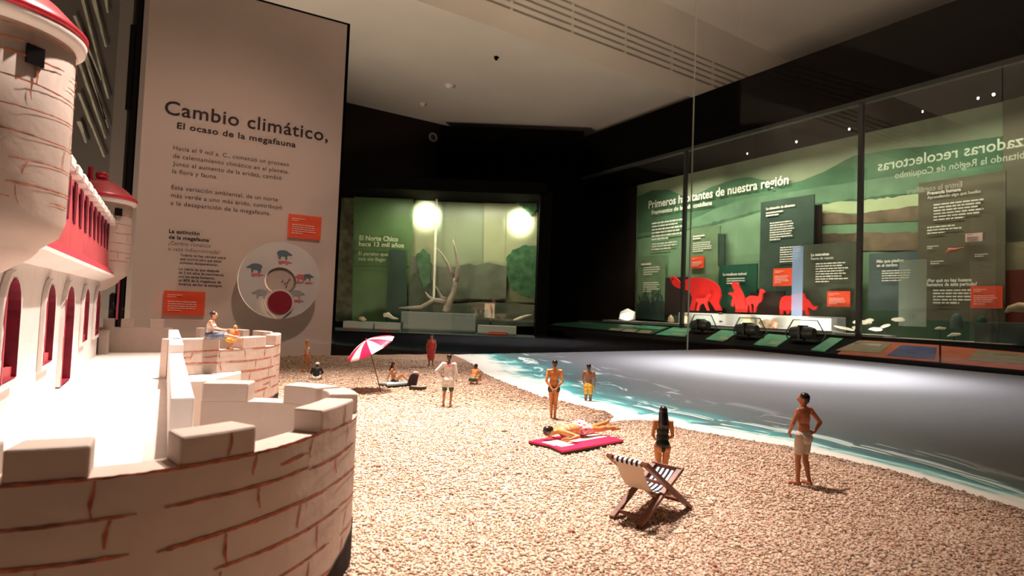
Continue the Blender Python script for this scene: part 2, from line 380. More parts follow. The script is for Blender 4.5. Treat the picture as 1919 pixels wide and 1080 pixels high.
for x, e in ((1176, 20), (1290, 30), (1380, 34), (1470, 34), (1530, 16), (1630, 10)):
    h = R.hit(x, 590, 36.4)[0]; area('shelf_strip_lamp', R.P(h, 1.05, 36.4), R.P(h, 1.55, 38.6), e*2.2, (1, .93, .84), 2.2, .12, 150)
def poly_on(name, F, d, pts, m, th=.04, parent=None):
    P2 = [F.hit(x, y, d) for x, y in pts]
    o = MB().prism(P2, [], th, Matrix.Translation(F.n*d) @ F.mat()).build(name, m)
    if parent is not None: o.parent = parent
    return o
def band(F, d, top, bottom_y, m, parent, name='painted_band'):
    rj = random.Random(int(top[0][1])); amp = 1.8 if m in (gF, gG, gD) else .5
    def jag(L):
        out = []
        for a, b in zip(L, L[1:]):
            n_ = max(1, int((b[0]-a[0])/7)); out += [(a[0]+(b[0]-a[0])*k/n_, a[1]+(b[1]-a[1])*k/n_+(rj.uniform(-amp, amp) if k else 0)) for k in range(n_)]
        return out+[L[-1]]
    top = jag(list(top)); pts = top+list(reversed(jag([(x, bottom_y(x)) for x, _ in top])))
    return poly_on(name, F, d, pts, m, .03, parent)
bot = lambda x: 596+(x-1190)*0.085
mur = poly_on('mural', R, DBk+.3, [(1195, 333), (1919, 172), (2160, 112), (2160, 680), (1190, 597)], gA)
tag(mur, 'green landscape mural with hills and water behind the long showcase', 'mural')
band(R, DBk+.24, [(1195, 368), (1222, 357), (1255, 356), (1290, 372), (1330, 352), (1375, 336), (1405, 332), (1470, 345), (1500, 340), (1545, 322), (1600, 292), (1680, 279), (1760, 272), (1830, 262), (1919, 250), (2160, 200)], bot, gB, mur)
band(R, DBk+.20, [(1195, 438), (1240, 432), (1290, 415), (1340, 392), (1400, 372), (1470, 362), (1540, 350), (1612, 340), (1700, 326), (1800, 318), (1919, 300), (2160, 260)], bot, gC, mur)
band(R, DBk+.16, [(1195, 445), (1250, 436), (1310, 424), (1375, 407), (1430, 392), (1500, 385), (1612, 372), (1760, 355), (2160, 300)], bot, gD, mur)
band(R, DBk+.12, [(1195, 449), (1250, 440), (1300, 430), (1330, 426), (1372, 414), (1425, 398), (1500, 392), (1612, 377), (1720, 368), (2160, 340)], bot, gE, mur)
band(R, DBk+.10, [(1523, 388), (1560, 380), (1620, 376), (1700, 366), (1723, 364)], lambda x: 403-(x-1523)*.04, gG, mur)
band(R, DBk+.08, [(1523, 402), (1560, 398), (1600, 402), (1650, 394), (1723, 386), (1760, 384)], lambda x: 422-(x-1523)*.04, gF, mur)
band(R, DBk+.07, [(1523, 440), (1600, 437), (1680, 436), (1730, 434)], lambda x: 470, gF, mur)
band(R, DBk+.06, [(1880, 190), (1919, 180), (2160, 130)], lambda x: 640, bd_brown, mur)

def board(label, x0, x1, y0, y1, m, d=41.3, F=R, root=None, th=.12, name='text_board', cat='text board', group=None):
    xc = (x0+x1)/2; ym = (y0+y1)/2
    h0 = F.hit(x0, ym, d)[0]; h1 = F.hit(x1, ym, d)[0]; z1 = F.hit(xc, y0, d)[1]; z0 = F.hit(xc, y1, d)[1]
    o = MB().box(F.P((h0+h1)/2, (z0+z1)/2, d+th/2), h1-h0, z1-z0, th, F.mat().to_3x3()).build(name, m)
    tag(o, label, cat, group); return o
R_ = R
o = board('large board heading in white over the mural, first habitants of the region', 1196, 1202, 500, 501, bd_lite) if 0 else None
lettering('Primeros habitantes de nuestra región', R, 41.9, (1215.5, 391), 1477, 14, ivory, mur, .02)
lettering('Fragmentos de la vida cotidiana', R, 41.9, (1221.5, 402.5), 1334, 7.5, ivory, mur, .018)
bars(R, 41.9, 1222, 1283, 412, 449, 6, ivory, mur, seed=1); bars(R, 41.9, 1222, 1282, 452, 468, 3, ivory, mur, seed=2)
b1 = board('pale green board with reeds printed along its foot, left end of the showcase', 1194, 1245, 482, 598, bd_lite, 41.5)
bars(R, 41.45, 1202, 1232, 492, 498, 1, ivory, b1, seed=3, fill=.7); bars(R, 41.45, 1206, 1238, 499, 516, 4, ivory, b1, seed=4); bars(R, 41.45, 1206, 1238, 528, 548, 5, ivory, b1, seed=5)
mb = MB(); rr = random.Random(3)
for i in range(90):
    x = rr.uniform(1195, 1244); y = rr.uniform(555, 592); hgt = rr.uniform(6, 18)
    a = R.hit(x, y, 41.4); c = R.hit(x+rr.uniform(-3, 3), y-hgt, 41.4)
    mb.bar(R.P(a[0], a[1], 41.45), R.P(c[0], c[1], 41.43), .05, .03)
tag(mb.build('printed_reeds', bd_dark, b1, fix=False), kind='stuff')
poly_on('printed_marsh', R, 41.46, [(1194, 570), (1206, 563), (1220, 568), (1232, 562), (1245, 566), (1245, 600), (1194, 597)], bd_dark, .02, b1)
b2 = board('sage board behind the large red animal, with an orange-red card', 1295, 1348, 426, 535, bd_lite, 41.5)
bars(R, 41.45, 1299, 1325, 440, 449, 2, ivory, b2, seed=6, fill=.7); bars(R, 41.45, 1299, 1334, 453, 472, 5, ivory, b2, seed=7)
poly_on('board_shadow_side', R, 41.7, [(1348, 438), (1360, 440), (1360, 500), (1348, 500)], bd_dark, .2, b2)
bz = board('black backing board behind the largest red animal', 1245, 1352, 519, 592, brownblack, 41.6)
bz2 = board('dark brown upright strip along the right side of the tall dark board', 1525, 1539, 384, 456, brownblack, 41.6)
b3 = board('dark blue-green board behind the red sloth figure', 1347, 1418, 496, 578, bd_teal, 41.2)
lettering('La megafauna regional', R, 41.15, (1355, 517), 1399, 5, ivory, b3, .02); bars(R, 41.15, 1362, 1398, 520, 533, 3, ivory, b3, seed=8)
b4 = board('tall dark board headed in white, left of the moss board', 1424, 1524, 372, 560, bd_dark, 41.0)
lettering('La obtención de alimentos', R, 40.95, (1436, 394), 1490, 4.6, ivory, b4, .03); bars(R, 40.95, 1436, 1472, 395, 405, 2, ivory, b4, seed=9, fill=.6)
bars(R, 40.95, 1443, 1490, 414, 450, 8, ivory, b4, seed=10); bars(R, 40.95, 1462, 1505, 461, 492, 7, ivory, b4, seed=11)
b5 = board('moss board about a material, between the tall dark board and the mullion', 1500, 1606, 456, 598, bd_mid, 40.8)
lettering('La naturaleza', R, 40.75, (1520, 480.5), 1554, 5.2, ivory, b5, .03); lettering('Fuerte de riqueza', R, 40.75, (1520, 487.5), 1562, 5.2, ivory, b5, 0)
bars(R, 40.75, 1529, 1591, 491, 530, 8, ivory, b5, seed=12)
b5b = board('low dark board behind the standing camelid figure', 1406, 1470, 548, 592, brownblack, 40.9)
b6 = board('slate board headed in white, right of the dark mullion', 1628, 1752, 472, 583, bd_slate, 41.2)
lettering('Más que piedras', R, 41.15, (1643, 493), 1694, 5.6, ivory, b6, .03); lettering('en el camino', R, 41.15, (1643, 500.5), 1682, 5.6, ivory, b6, .03)
bars(R, 41.15, 1653, 1710, 505, 528, 5, ivory, b6, seed=13)
b7 = board('large umber board with white headings at the near end of the showcase', 1720, 1884, 332, 602, bd_brown, 40.6)
lettering('Presencia humana', R, 40.55, (1738, 366), 1801, 6.2, ivory, b7, .03); lettering('Aprendiendo algo que huellas', R, 40.55, (1738, 373.5), 1838, 5.6, ivory, b7, 0)
bars(R, 40.55, 1750, 1846, 376, 411, 6, ivory, b7, seed=14); bars(R, 40.55, 1738, 1806, 421, 438, 3, ivory, b7, seed=15)
lettering('¿Por qué no hay huesos', R, 40.55, (1737, 529), 1821, 6, ivory, b7, .03); lettering('humanos de este periodo?', R, 40.55, (1737, 536.5), 1831, 6, ivory, b7, .03)
bars(R, 40.55, 1749, 1850, 541, 571, 5, ivory, b7, seed=16); bars(R, 40.55, 1738, 1762, 460, 467, 2, ivory, b7, seed=17); bars(R, 40.55, 1744, 1770, 488, 496, 2, ivory, b7, seed=18); bars(R, 40.55, 1827, 1853, 475, 482, 2, ivory, b7, seed=18)
b8 = board('tan board with a faint picture, at the right edge behind the red lure', 1874, 1990, 452, 570, bd_tan, 41.3)
b9 = board('dark rust board behind the red fish-shaped model', 1885, 2010, 505, 640, mat('board_rust', (.16, .035, .02), .6, .2), 40.9)
def card(label, x0, x1, y0, y1, d, seed, m=None, F=R):
    o = board(label, x0, x1, y0, y1, m or orange, d, F, th=.1, name='caption_card', cat='card')
    bars(F, d-.02, x0+(x1-x0)*.1, x0+(x1-x0)*.55, y0+(y1-y0)*.12, y0+(y1-y0)*.28, 2, pinkish if m is None else bd_brown, o, seed=seed)
    bars(F, d-.02, x0+(x1-x0)*.1, x0+(x1-x0)*.85, y0+(y1-y0)*.4, y0+(y1-y0)*.85, 5, pinkish if m is None else bd_brown, o, seed=seed+1)
    return o
card('small orange-red card above the back of the large red animal', 1295, 1318.5, 481, 503, 41.3, 30)
card('orange-red card low on the tall dark board', 1449, 1484, 503, 536, 40.7, 31)
card('orange-red card at the foot of the moss board', 1550, 1593, 546, 575, 40.4, 32)
card('wide orange-red card at the right foot of the umber board', 1819, 1879, 536, 578, 40.3, 33)
card('small pale pink card on the umber board', 1809, 1841, 437, 453, 40.3, 34, mat('pink_card', (.75, .5, .45), .6, .2))
# red animal cut-outs
Z2 = lambda pts: [(1140+x/6.75, 460+y/6.75) for x, y in pts]
Z3 = lambda pts: [(1360+x/6.0, 460+y/6.0) for x, y in pts]
def cutout(name, label, pts, d, m, th=.16):
    o = poly_on(name, R, d, pts, m, th); tag(o, label, 'animal figure', 'red animal cut-outs in the showcase'); return o
g1 = cutout('animal_cutout', 'largest red cut-out, a long-tusked elephant-like animal with raised trunk', Z2([(798, 455), (800, 415), (822, 388), (862, 405), (898, 440), (925, 470), (965, 462), (1000, 432), (1045, 415), (1120, 408), (1200, 412), (1280, 432), (1345, 462), (1400, 508), (1430, 570), (1437, 640), (1418, 690), (1410, 740), (1445, 825), (1370, 828), (1340, 770), (1300, 715), (1260, 690), (1180, 690), (1130, 700), (1110, 760), (1100, 825), (1040, 825), (1060, 740), (1075, 670), (1055, 610), (1020, 570), (960, 560), (905, 545), (860, 525), (825, 490), (812, 462), (825, 440), (845, 448), (838, 420), (818, 420)]), 40.2, red_ac)
cutout('animal_cutout', 'small bright red cut-out of a young four-legged animal in front of the largest one', Z2([(1120, 680), (1160, 668), (1210, 672), (1250, 660), (1262, 625), (1290, 612), (1305, 640), (1285, 665), (1275, 700), (1260, 720), (1262, 760), (1285, 825), (1265, 828), (1240, 770), (1225, 740), (1190, 735), (1165, 760), (1150, 828), (1128, 828), (1135, 780), (1150, 730), (1130, 712)]), 39.7, red_ac2)
cutout('animal_cutout', 'red cut-out of an upright sloth with one paw raised', Z3([(75, 440), (95, 418), (125, 415), (150, 435), (165, 480), (195, 530), (220, 590), (235, 650), (240, 752), (120, 752), (125, 700), (112, 650), (95, 690), (75, 680), (78, 630), (95, 590), (72, 560), (40, 552), (50, 532), (80, 528), (102, 540), (108, 500), (90, 480), (85, 458)]), 40.2, red_ac2)
cutout('animal_cutout', 'red cut-out of a long-necked camelid beside the sloth', Z3([(240, 600), (262, 578), (300, 566), (345, 570), (378, 580), (392, 540), (396, 505), (410, 490), (428, 502), (450, 520), (445, 535), (425, 540), (418, 600), (408, 630), (375, 655), (355, 690), (345, 755), (325, 755), (332, 690), (322, 655), (290, 662), (300, 700), (305, 755), (285, 755), (280, 690), (262, 660), (258, 710), (248, 755), (230, 755), (236, 690), (250, 650), (240, 625)]), 40.0, red_ac2)
cutout('animal_cutout', 'red cut-out of a second trunked animal facing right, near the moss board', Z3([(622, 640), (640, 590), (680, 568), (730, 572), (790, 548), (850, 532), (890, 545), (910, 600), (945, 625), (975, 670), (1005, 705), (1022, 682), (1038, 695), (1025, 725), (995, 728), (960, 705), (935, 700), (952, 785), (915, 785), (905, 740), (880, 730), (870, 782), (835, 782), (820, 740), (740, 735), (725, 770), (700, 775), (690, 735), (660, 740), (655, 775), (622, 775), (618, 700)]), 40.2, red_ac)
# white plinth and specimens
def rplinth(x0, x1, y0, d0, d1, label, m=None, name='plinth', zb=.6, F=R):
    h0 = F.hit(x0, y0, d0)[0]; h1 = F.hit(x1, y0, d0)[0]; z1 = F.hit((x0+x1)/2, y0, d0)[1]
    o = MB().box(F.P((h0+h1)/2, (zb+z1)/2, (d0+d1)/2), abs(h1-h0), z1-zb, d1-d0, F.mat().to_3x3()).build(name, m or whitepl, bevel=.02)
    tag(o, label, 'plinth'); return o, z1
pl, zpl = rplinth(1272, 1555, 590, 38.6, 40.6, 'long white plinth under the red animal cut-outs')
pl2, _ = rplinth(1500, 1558, 596, 37.8, 38.5, 'pale end block at the right of the long white plinth')
def rockmesh(seed, sx, sy, sz, sub=2, rough=.25):
    bm = bmesh.new(); bmesh.ops.create_icosphere(bm, subdivisions=sub, radius=1)
    for v in bm.verts:
        n = noise.noise(v.co*1.3+Vector((seed*3.1, 0, 0))); v.co *= 1+n*rough*2
        v.co = Vector((v.co.x*sx, v.co.y*sy, max(v.co.z, -.75)*sz))
    me = bpy.data.meshes.new('rock'); bm.to_mesh(me); bm.free(); return me
def rock(name, label, cat, x, y, d, sx, sy, sz, m, seed, F=R, sub=2, zb=None, rough=.25, group=None):
    me = rockmesh(seed, sx, sy, sz, sub, rough); me.materials.append(m); o = bpy.data.objects.new(name, me); COL.objects.link(o)
    h, z = F.hit(x, y, d); p = F.P(h, z if zb is None else zb+.72*sz, d); o.location = p; o.rotation_euler = (0, 0, seed)
    tag(o, label, cat, group); return o
milky = mat('milky_stone', (.85, .78, .72), .35, .5, .05, 1); bone = mat('fossil_bone', (.55, .40, .26), .6, .3, .3, 2); bonelt = mat('pale_bone', (.74, .66, .52), .6, .3, .15, 2)
rock('crystal_block', 'large glowing white faceted stone at the far end of the showcase', 'stone', 1176, 586, 37.2, .82, .7, .68, milky, 2, sub=1, rough=.18, zb=.86)
rock('fossil', 'small tan faceted stone left of the white plinth', 'fossil', 1257, 592, 37.6, .36, .3, .42, bone, 4, sub=1, zb=.86)
rock('fossil', 'round grey-brown fossil on the left end of the white plinth', 'fossil', 1284, 590, 37.8, .36, .3, .38, bone, 5, zb=.86)
rock('fossil', 'pale jaw fragment on the plinth above the second viewer', 'fossil', 1402, 593, 37.9, .5, .3, .42, bone, 6, zb=.86)
rock('fossil', 'long tan skull lying right of the second viewer', 'fossil', 1434, 597, 37.7, .8, .4, .36, bone, 7, zb=.86)
rock('fossil', 'reddish broken bone piece at the right end of the tan skull', 'fossil', 1452, 603, 37.3, .25, .2, .3, mat('red_bone', (.5, .2, .12), .6, .3, .3, 3), 8, zb=.86)
rock('fossil', 'small dark tooth on a square white stand', 'fossil', 1350, 588, 37.6, .2, .12, .1, mat('dark_tooth', (.08, .05, .04), .5, .4), 9)
rock('fossil', 'dark chip low on a square white stand', 'fossil', 1351, 603, 37.0, .17, .1, .08, MATS['dark_tooth'], 10)
st = board('square white card stand carrying two dark chips', 1343, 1359, 590, 610, whitepl, 37.9, name='card_stand', cat='stand', th=.1)
# stone tools on pins, right part
def flake(label, x, y, d, w, h, seed, tilt=0):
    rr = random.Random(seed); pts = []
    for k in range(10):
        a = 2*PI*k/10; r = rr.uniform(.8, 1.15); pts.append((w*r*math.cos(a), h*r*math.sin(a)*(1 if math.sin(a) > 0 else .6)))
    hh, z = R.hit(x, y, d); M = Matrix.Translation(R.P(hh, z, d)) @ R.mat() @ Matrix.Rotation(tilt, 4, 'Z') @ Matrix.Rotation(-.5, 4, 'X')
    n = len(pts); vs = [M @ Vector((p[0], p[1], 0)) for p in pts]+[M @ Vector((0, 0, .12)), M @ Vector((0, 0, -.12))]
    r0 = empty('stone_tool', R.P(hh, .6, d), label, 'stone tool', 'stone tools on pins behind the glass')
    under(MB().add(vs, [(i, (i+1) % n, n) for i in range(n)]+[((i+1) % n, i, n+1) for i in range(n)]).build('blade', bonelt), r0)
    under(MB().tube([R.P(hh, .6, d), R.P(hh, z, d)], .02, 6).build('pin', darkgrey), r0)
flake('long thin pale blade leaning left of the mullion', 1582, 616, 37.4, .72, .12, 1, -.2)
flake('broad pale flake right behind the mullion', 1615, 605, 38.0, .55, .22, 2)
flake('white oval flake left of the mullion', 1603, 615, 37.2, .26, .15, 3)
flake('tan pointed flake right of the mullion', 1627, 602, 37.6, .4, .2, 4, .2)
flake('low round tan flake on a short pin', 1641, 618, 36.9, .38, .16, 5)
flake('tan flake with a raised corner next to the round flake', 1658, 612, 37.1, .32, .16, 6, .3)
flake('pale triangular flake standing alone before the slate board', 1683, 600, 37.6, .42, .2, 7)
flake('small brown flake before the umber board', 1762, 616, 37.6, .3, .12, 8)
flake('spread brown flake low in front of the grey cone', 1788, 628, 37.0, .35, .14, 9, .2)
def cone_thing(label, x, ytop, ybot, d, r, m, seed):
    h, z1 = R.hit(x, ytop, d); z0 = R.hit(x, ybot, d)[1]; p = R.P(h, 0, d); H = z1-z0
    o = MB().lathe([(0, 0), (r, 0), (r, H*.15), (r*.92, H*.5), (r*.7, H*.8), (r*.35, H*.97), (0, H)], (0, 0, 0), 20).build('stone_point', m, smooth=True)
    o.location = (p.x, p.y, z0); tag(o, label, 'stone point'); return o
cone_thing('rounded grey-green stone point standing before the umber board', 1793, 587, 616, 37.8, .3, bd_slate, 1)
cone_thing('dark green stone point on the pale block', 1840, 592, 606, 37.2, .24, bd_teal, 2)
o, _ = rplinth(1826, 1855, 605, 36.7, 37.7, 'small pale block under the dark green stone point', bd_slate)
o, _ = rplinth(1860, 2000, 606, 37.0, 40.0, 'low grey plinth at the right edge of the picture', bd_slate)
# the red fish-shaped model
pp = [R.hit(x, y, 38) for x, y in ((1884, 586), (1892, 579), (1910, 576), (1935, 578), (1960, 584))]
f = MB().tube([R.P(h, z, 38) for h, z in pp], [.05, .16, .26, .24, .06], 12).build('body_shell', bone, smooth=True)
fr = empty('fish_model', R.P(pp[2][0], .6, 38), 'tan fish-shaped model on a red base at the right edge', 'model'); under(f, fr)
under(MB().box(R.P(pp[2][0]+.3, .95, 38), 1.8, .6, .6, R.mat().to_3x3()).build('base', red_ac), fr)
rbl = MB().tube([R.P(*R.hit(1773, 475, 40.3), 40.3), R.P(*R.hit(1780, 469, 40.3), 40.3), R.P(*R.hit(1790, 468, 40.3), 40.3), R.P(*R.hit(1807, 464, 40.3), 40.3)], [.04, .15, .09, .03], 8).build('bone_hook', mat('terracotta', (.5, .17, .1), .6, .3), smooth=True)
tag(rbl, 'small terracotta coloured bent bone mounted on the umber board', 'bone')
# glass reflections built as mirrored lettering and translucent tinted pieces in the case
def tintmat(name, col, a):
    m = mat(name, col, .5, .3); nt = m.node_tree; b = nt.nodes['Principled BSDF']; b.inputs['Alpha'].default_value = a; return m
mirl = tintmat('reflected_lettering', (.62, .66, .50), .42); tintb = tintmat('pale_blue_reflection', (.42, .56, .85), .55); tintg = tintmat('pale_grey_reflection', (.45, .52, .42), .38)
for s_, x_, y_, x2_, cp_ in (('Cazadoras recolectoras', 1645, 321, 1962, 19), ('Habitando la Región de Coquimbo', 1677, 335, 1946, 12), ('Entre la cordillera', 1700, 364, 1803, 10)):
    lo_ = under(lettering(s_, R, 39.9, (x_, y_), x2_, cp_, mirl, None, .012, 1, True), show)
sp_ = board('narrow translucent pale blue strip imitating a glass reflection before the second trunked animal', 1484, 1504, 462, 596, tintb, 38.7, name='reflection_strip', cat='painted reflection', th=.05)  # bluish reflection in the glass, made as a translucent piece
sp_ = board('translucent pale grey sheet imitating a glass reflection right of the slate board', 1684, 1736, 487, 612, tintg, 38.7, name='reflection_sheet', cat='painted grey reflection', th=.05)  # grey reflection in the glass, made as a translucent piece
# specimen viewers: a hexagonal clear guard with a dark double eyepiece
gv = glass('viewer_acrylic', (.93, .97, .94), .10)
def viewer(x, y, label):
    p = on_rail(x, y); root = empty('specimen_viewer', p, label, 'viewer', 'viewers standing on the label rail')
    X = R.a; Nn = -R.n
    fr = MB()
    hexp = [(-.95, 0), (-1.25, .5), (-.75, 1.35), (.75, 1.35), (1.25, .5), (.95, 0)]
    P = [p+X*a+Vector((0, 0, b)) for a, b in hexp]
    for i in range(5): fr.bar(P[i], P[i+1], .05, .05, up=R.n)
    under(fr.build('guard_edge', bd_slate), root)
    under(MB().prism(hexp, [], .03, Matrix.Translation(p) @ R.mat()).build('guard_pane', gv), root)
    mb = MB(); c = p+Vector((0, 0, .62))+Nn*.2
    mb.tube([c-X*.72, c-X*.35, c], [.30, .36, .36], 16); under(mb.build('eyepiece', darkgrey, smooth=False), root)
    mb = MB(); mb.tube([c+X*.08, c+X*.45, c+X*.7], [.36, .36, .28], 16); under(mb.build('eyepiece', darkgrey), root)
    mb = MB().box(c+Vector((0, 0, .02)), .12, .8, .9, R.mat().to_3x3()); under(mb.build('bridge', darkgrey), root)
    mb = MB().box(p+Vector((0, 0, .1)), 1.5, .12, .8, R.mat().to_3x3()); mb.bar(p+Vector((0, 0, .1)), c, .14); under(mb.build('base', darkgrey), root)
viewer(1316, 625, 'dark double-eyepiece viewer nearest the glass joint')
viewer(1404, 635, 'dark double-eyepiece viewer in the middle of three')
viewer(1508, 643, 'dark double-eyepiece viewer left of the mullion, largest of three')

# ================================================================ small showcase at the back
DE = 48.0
ex = lambda x, y, d=DE: E.hit(x, y, d)
scb = empty('back_display_case', (-6, DE, -11), 'freestanding black showcase with green lit scenery at the back of the hall', 'showcase')
def ebox(name, x0, x1, y0, y1, d0, d1, m, root=scb, dd=None, kind=None):
    dd = d0 if dd is None else dd
    h0 = ex(x0, (y0+y1)/2, dd)[0]; h1 = ex(x1, (y0+y1)/2, dd)[0]; z1 = ex((x0+x1)/2, y0, dd)[1]; z0 = ex((x0+x1)/2, y1, dd)[1]
    o = MB().box(((h0+h1)/2, (d0+d1)/2, (z0+z1)/2), h1-h0, d1-d0, z1-z0).build(name, m)
    if root is not None: under(o, root)
    return o
zb = ex(815, 627)[1]; ztp = ex(815, 357)[1]; hx0 = ex(560, 500)[0]; hx1 = ex(1008, 500)[0]
def eb(name, h0, h1, z0, z1, d0, d1, m, root=scb):
    o = MB().box(((h0+h1)/2, (d0+d1)/2, (z0+z1)/2), h1-h0, d1-d0, z1-z0).build(name, m)
    if root is not None: under(o, root)
    return o
eb('base', hx0, 44, -11, zb, DE, DE+6, black)
eb('case_top', hx0, hx1+.5, ztp, ztp+1.0, DE, DE+6, black)
eb('side_wall', hx1, hx1+1.0, zb, ztp+.2, DE, DE+6, black)
eb('back_wall', hx0, hx1+.5, zb, ztp, DE+5.6, DE+6, brownblack)
eb('case_floor', hx0, hx1, zb, zb+.06, DE+.1, DE+5.6, bd_slate)
o = eb('shadow_screen', ex(822, 300, 57.5)[0], 6.6, -11, 19.6, 57.5, 57.8, black, None); tag(o, 'tall black screen added for the ceiling shadow between the two showcases', 'screen')  # black sheet added to give the ceiling its dark shadow edge
glow = mat('scenery_pale_yellow', (.30, .31, .18), .30, .5, .12, .3)
glow2 = mat('scenery_pale_green', (.22, .25, .15), .35, .5, .1, .3)
sg1 = mat('scenery_moss', (.10, .17, .065), .4, .4, .15, .4); sg2 = mat('scenery_dark_foliage', (.04, .065, .038), .6, .2, .4, 1.2)
sg3 = mat('scenery_leaf_green', (.05, .12, .055), .6, .2, .4, 1.5); sg4 = mat('scenery_hills', (.12, .13, .09), .6, .2, .2, .8)
scn = empty('scenery_panels', (-6, DE+5, zb), 'row of tall green landscape panels inside the back showcase', 'scenery')
def ep(name, pts, d, m, th=.08):
    if name in ('printed_bush', 'printed_tree'):
        rj = random.Random(len(pts)*7); out = []
        for i, a in enumerate(pts):
            b = pts[(i+1) % len(pts)]; n_ = max(1, int(math.hypot(b[0]-a[0], b[1]-a[1])/3.5))
            out += [(a[0]+(b[0]-a[0])*k/n_+rj.uniform(-1.6, 1.6), a[1]+(b[1]-a[1])*k/n_+rj.uniform(-1.6, 1.6)) for k in range(n_)]
        pts = out
    o = poly_on(name, E, d, pts, m, th); under(o, scn); return o
ep('panel', [(632, 352), (668, 352), (664, 604), (628, 602)], DE+5.0, mat('scenery_bark', (.16, .15, .09), .35, .4, .5, 1.5))
ep('panel', [(664, 350), (776, 353), (766, 606), (660, 604)], DE+4.4, sg1)
ep('panel', [(774, 354), (816, 356), (812, 560), (768, 560)], DE+4.8, glow)
ep('panel', [(816, 356), (910, 360), (906, 608), (812, 606)], DE+5.1, glow2)
ep('panel', [(908, 360), (952, 362), (948, 608), (904, 606)], DE+4.9, glow)
ep('panel', [(950, 362), (1010, 364), (1008, 610), (946, 608)], DE+4.7, glow)
ep('printed_hills', [(768, 478), (780, 482), (796, 476), (812, 498), (845, 502), (880, 494), (905, 502), (905, 560), (768, 560)], DE+4.35, sg4)
ep('printed_hills', [(880, 500), (915, 492), (950, 500), (948, 560), (880, 560)], DE+4.3, sg4)
ep('printed_bush', [(765, 540), (775, 512), (790, 500), (797, 512), (812, 528), (818, 540), (830, 550), (832, 606), (764, 606)], DE+4.25, sg2)
ep('printed_bush', [(780, 478), (795, 466), (806, 480), (808, 530), (795, 540), (785, 515)], DE+4.2, sg3)
ep('printed_tree', [(964, 366), (1006, 366), (1006, 392), (996, 405), (985, 396), (976, 385), (966, 380)], DE+4.15, sg3)
ep('printed_tree', [(950, 480), (965, 466), (985, 460), (1006, 462), (1006, 560), (980, 556), (958, 540), (950, 515)], DE+4.15, sg3)
ep('printed_meadow', [(812, 572), (905, 566), (1007, 572), (1007, 612), (812, 610)], DE+4.1, sg4)
ep('frame_strip', [(817, 356), (821, 356), (815, 560), (811, 560)], DE+3.9, bonelt)
ep('printed_trunk', [(730, 468), (760, 470), (764, 606), (722, 606)], DE+4.0, bd_dark)
cream = mat('pale_lettering', (.62, .62, .42), .6, .2)
tb = ep('title_field', [(665, 424), (774, 428), (773, 500), (664, 498)], DE+4.3, sg1, .02)
for s, x, y, x1, cp in (('El Norte Chico', 673.5, 450, 746, 9), ('hace 13 mil años', 672.5, 461, 757, 8.5)):
    under(lettering(s, E, DE+3.9, (x, y), x1, cp, cream, None, .015), scn)
for s, x, y, x1, cp in (('El paraíso que', 672, 478, 727, 7), ('nos vio llegar', 672, 488, 724, 7)):
    under(lettering(s, E, DE+3.9, (x, y), x1, cp, cream, None, -.005), scn)
pane = eb('pane', hx0, hx1-.05, zb+.05, ztp, DE+.05, DE+.08, gl)
def eplinth(label, x0, x1, ytop, ybot, d0, d1, m=bd_slate, group=None):
    h0 = ex(x0, ytop, d0)[0]; h1 = ex(x1, ytop, d0)[0]; z1 = ex((x0+x1)/2, ytop, d0)[1]
    o = MB().box(((h0+h1)/2, (d0+d1)/2, (z1+zb+.06)/2), h1-h0, d1-d0, z1-zb-.06).build('plinth', m, bevel=.03); tag(o, label, 'plinth', group); return z1
greypl = mat('grey_blue_plinth', (.25, .29, .28), .6, .3); palepl = mat('pale_grey_plinth', (.40, .41, .40), .6, .3)
zA = eplinth('wide grey plinth carrying the antler', 752, 892, 586.5, 624, DE+1.2, DE+3.0, greypl)
zB = eplinth('low pale plinth with brown bone, left end', 643, 700, 603, 622, DE+.8, DE+2.2, palepl)
zC = eplinth('low pale plinth beside the wide grey plinth', 702, 750, 605, 624, DE+.8, DE+2.2, palepl)
zD = eplinth('low pale plinth right of the antler', 895, 968, 611, 629, DE+.8, DE+2.2, palepl)
for lb, x0, x1, y in (('left', 643, 673, 617.5), ('middle', 703, 736, 620), ('right', 914, 948, 624)):
    o = board('small red caption strip on the %s low pale plinth' % {'left': 'leftmost', 'middle': 'second', 'right': 'right-hand'}[lb], x0, x1, y, y+4.5, orange, DE+.6, E, name='caption_strip', cat='caption', th=.12)
rock('bone_piece', 'brown lumpy bone on the leftmost low pale plinth', 'bone', 679, 596, DE+1.5, .6, .3, .24, bone, 21, E, zb=zB)
bk = MB().tube([E.P(*ex(719, 591, DE+1.4), DE+1.4), E.P(*ex(727, 590, DE+1.4), DE+1.4), E.P(*ex(736, 596, DE+1.4), DE+1.4), E.P(*ex(747, 598, DE+1.4), DE+1.4)], [.16, .22, .12, .05], 10).build('curved_tooth', bonelt, smooth=True)
tag(bk, 'pale curved tooth on the second low plinth', 'tooth')
ant = empty('antler', (ex(836, 585, DE+2)[0], DE+2, zA), 'large forked antler standing on the wide grey plinth', 'antler')
antm = mat('antler_horn', (.38, .31, .25), .5, .4, .25, 1.0)
def apts(l): return [E.P(*ex(x, y, DE+2), DE+2) for x, y in l]
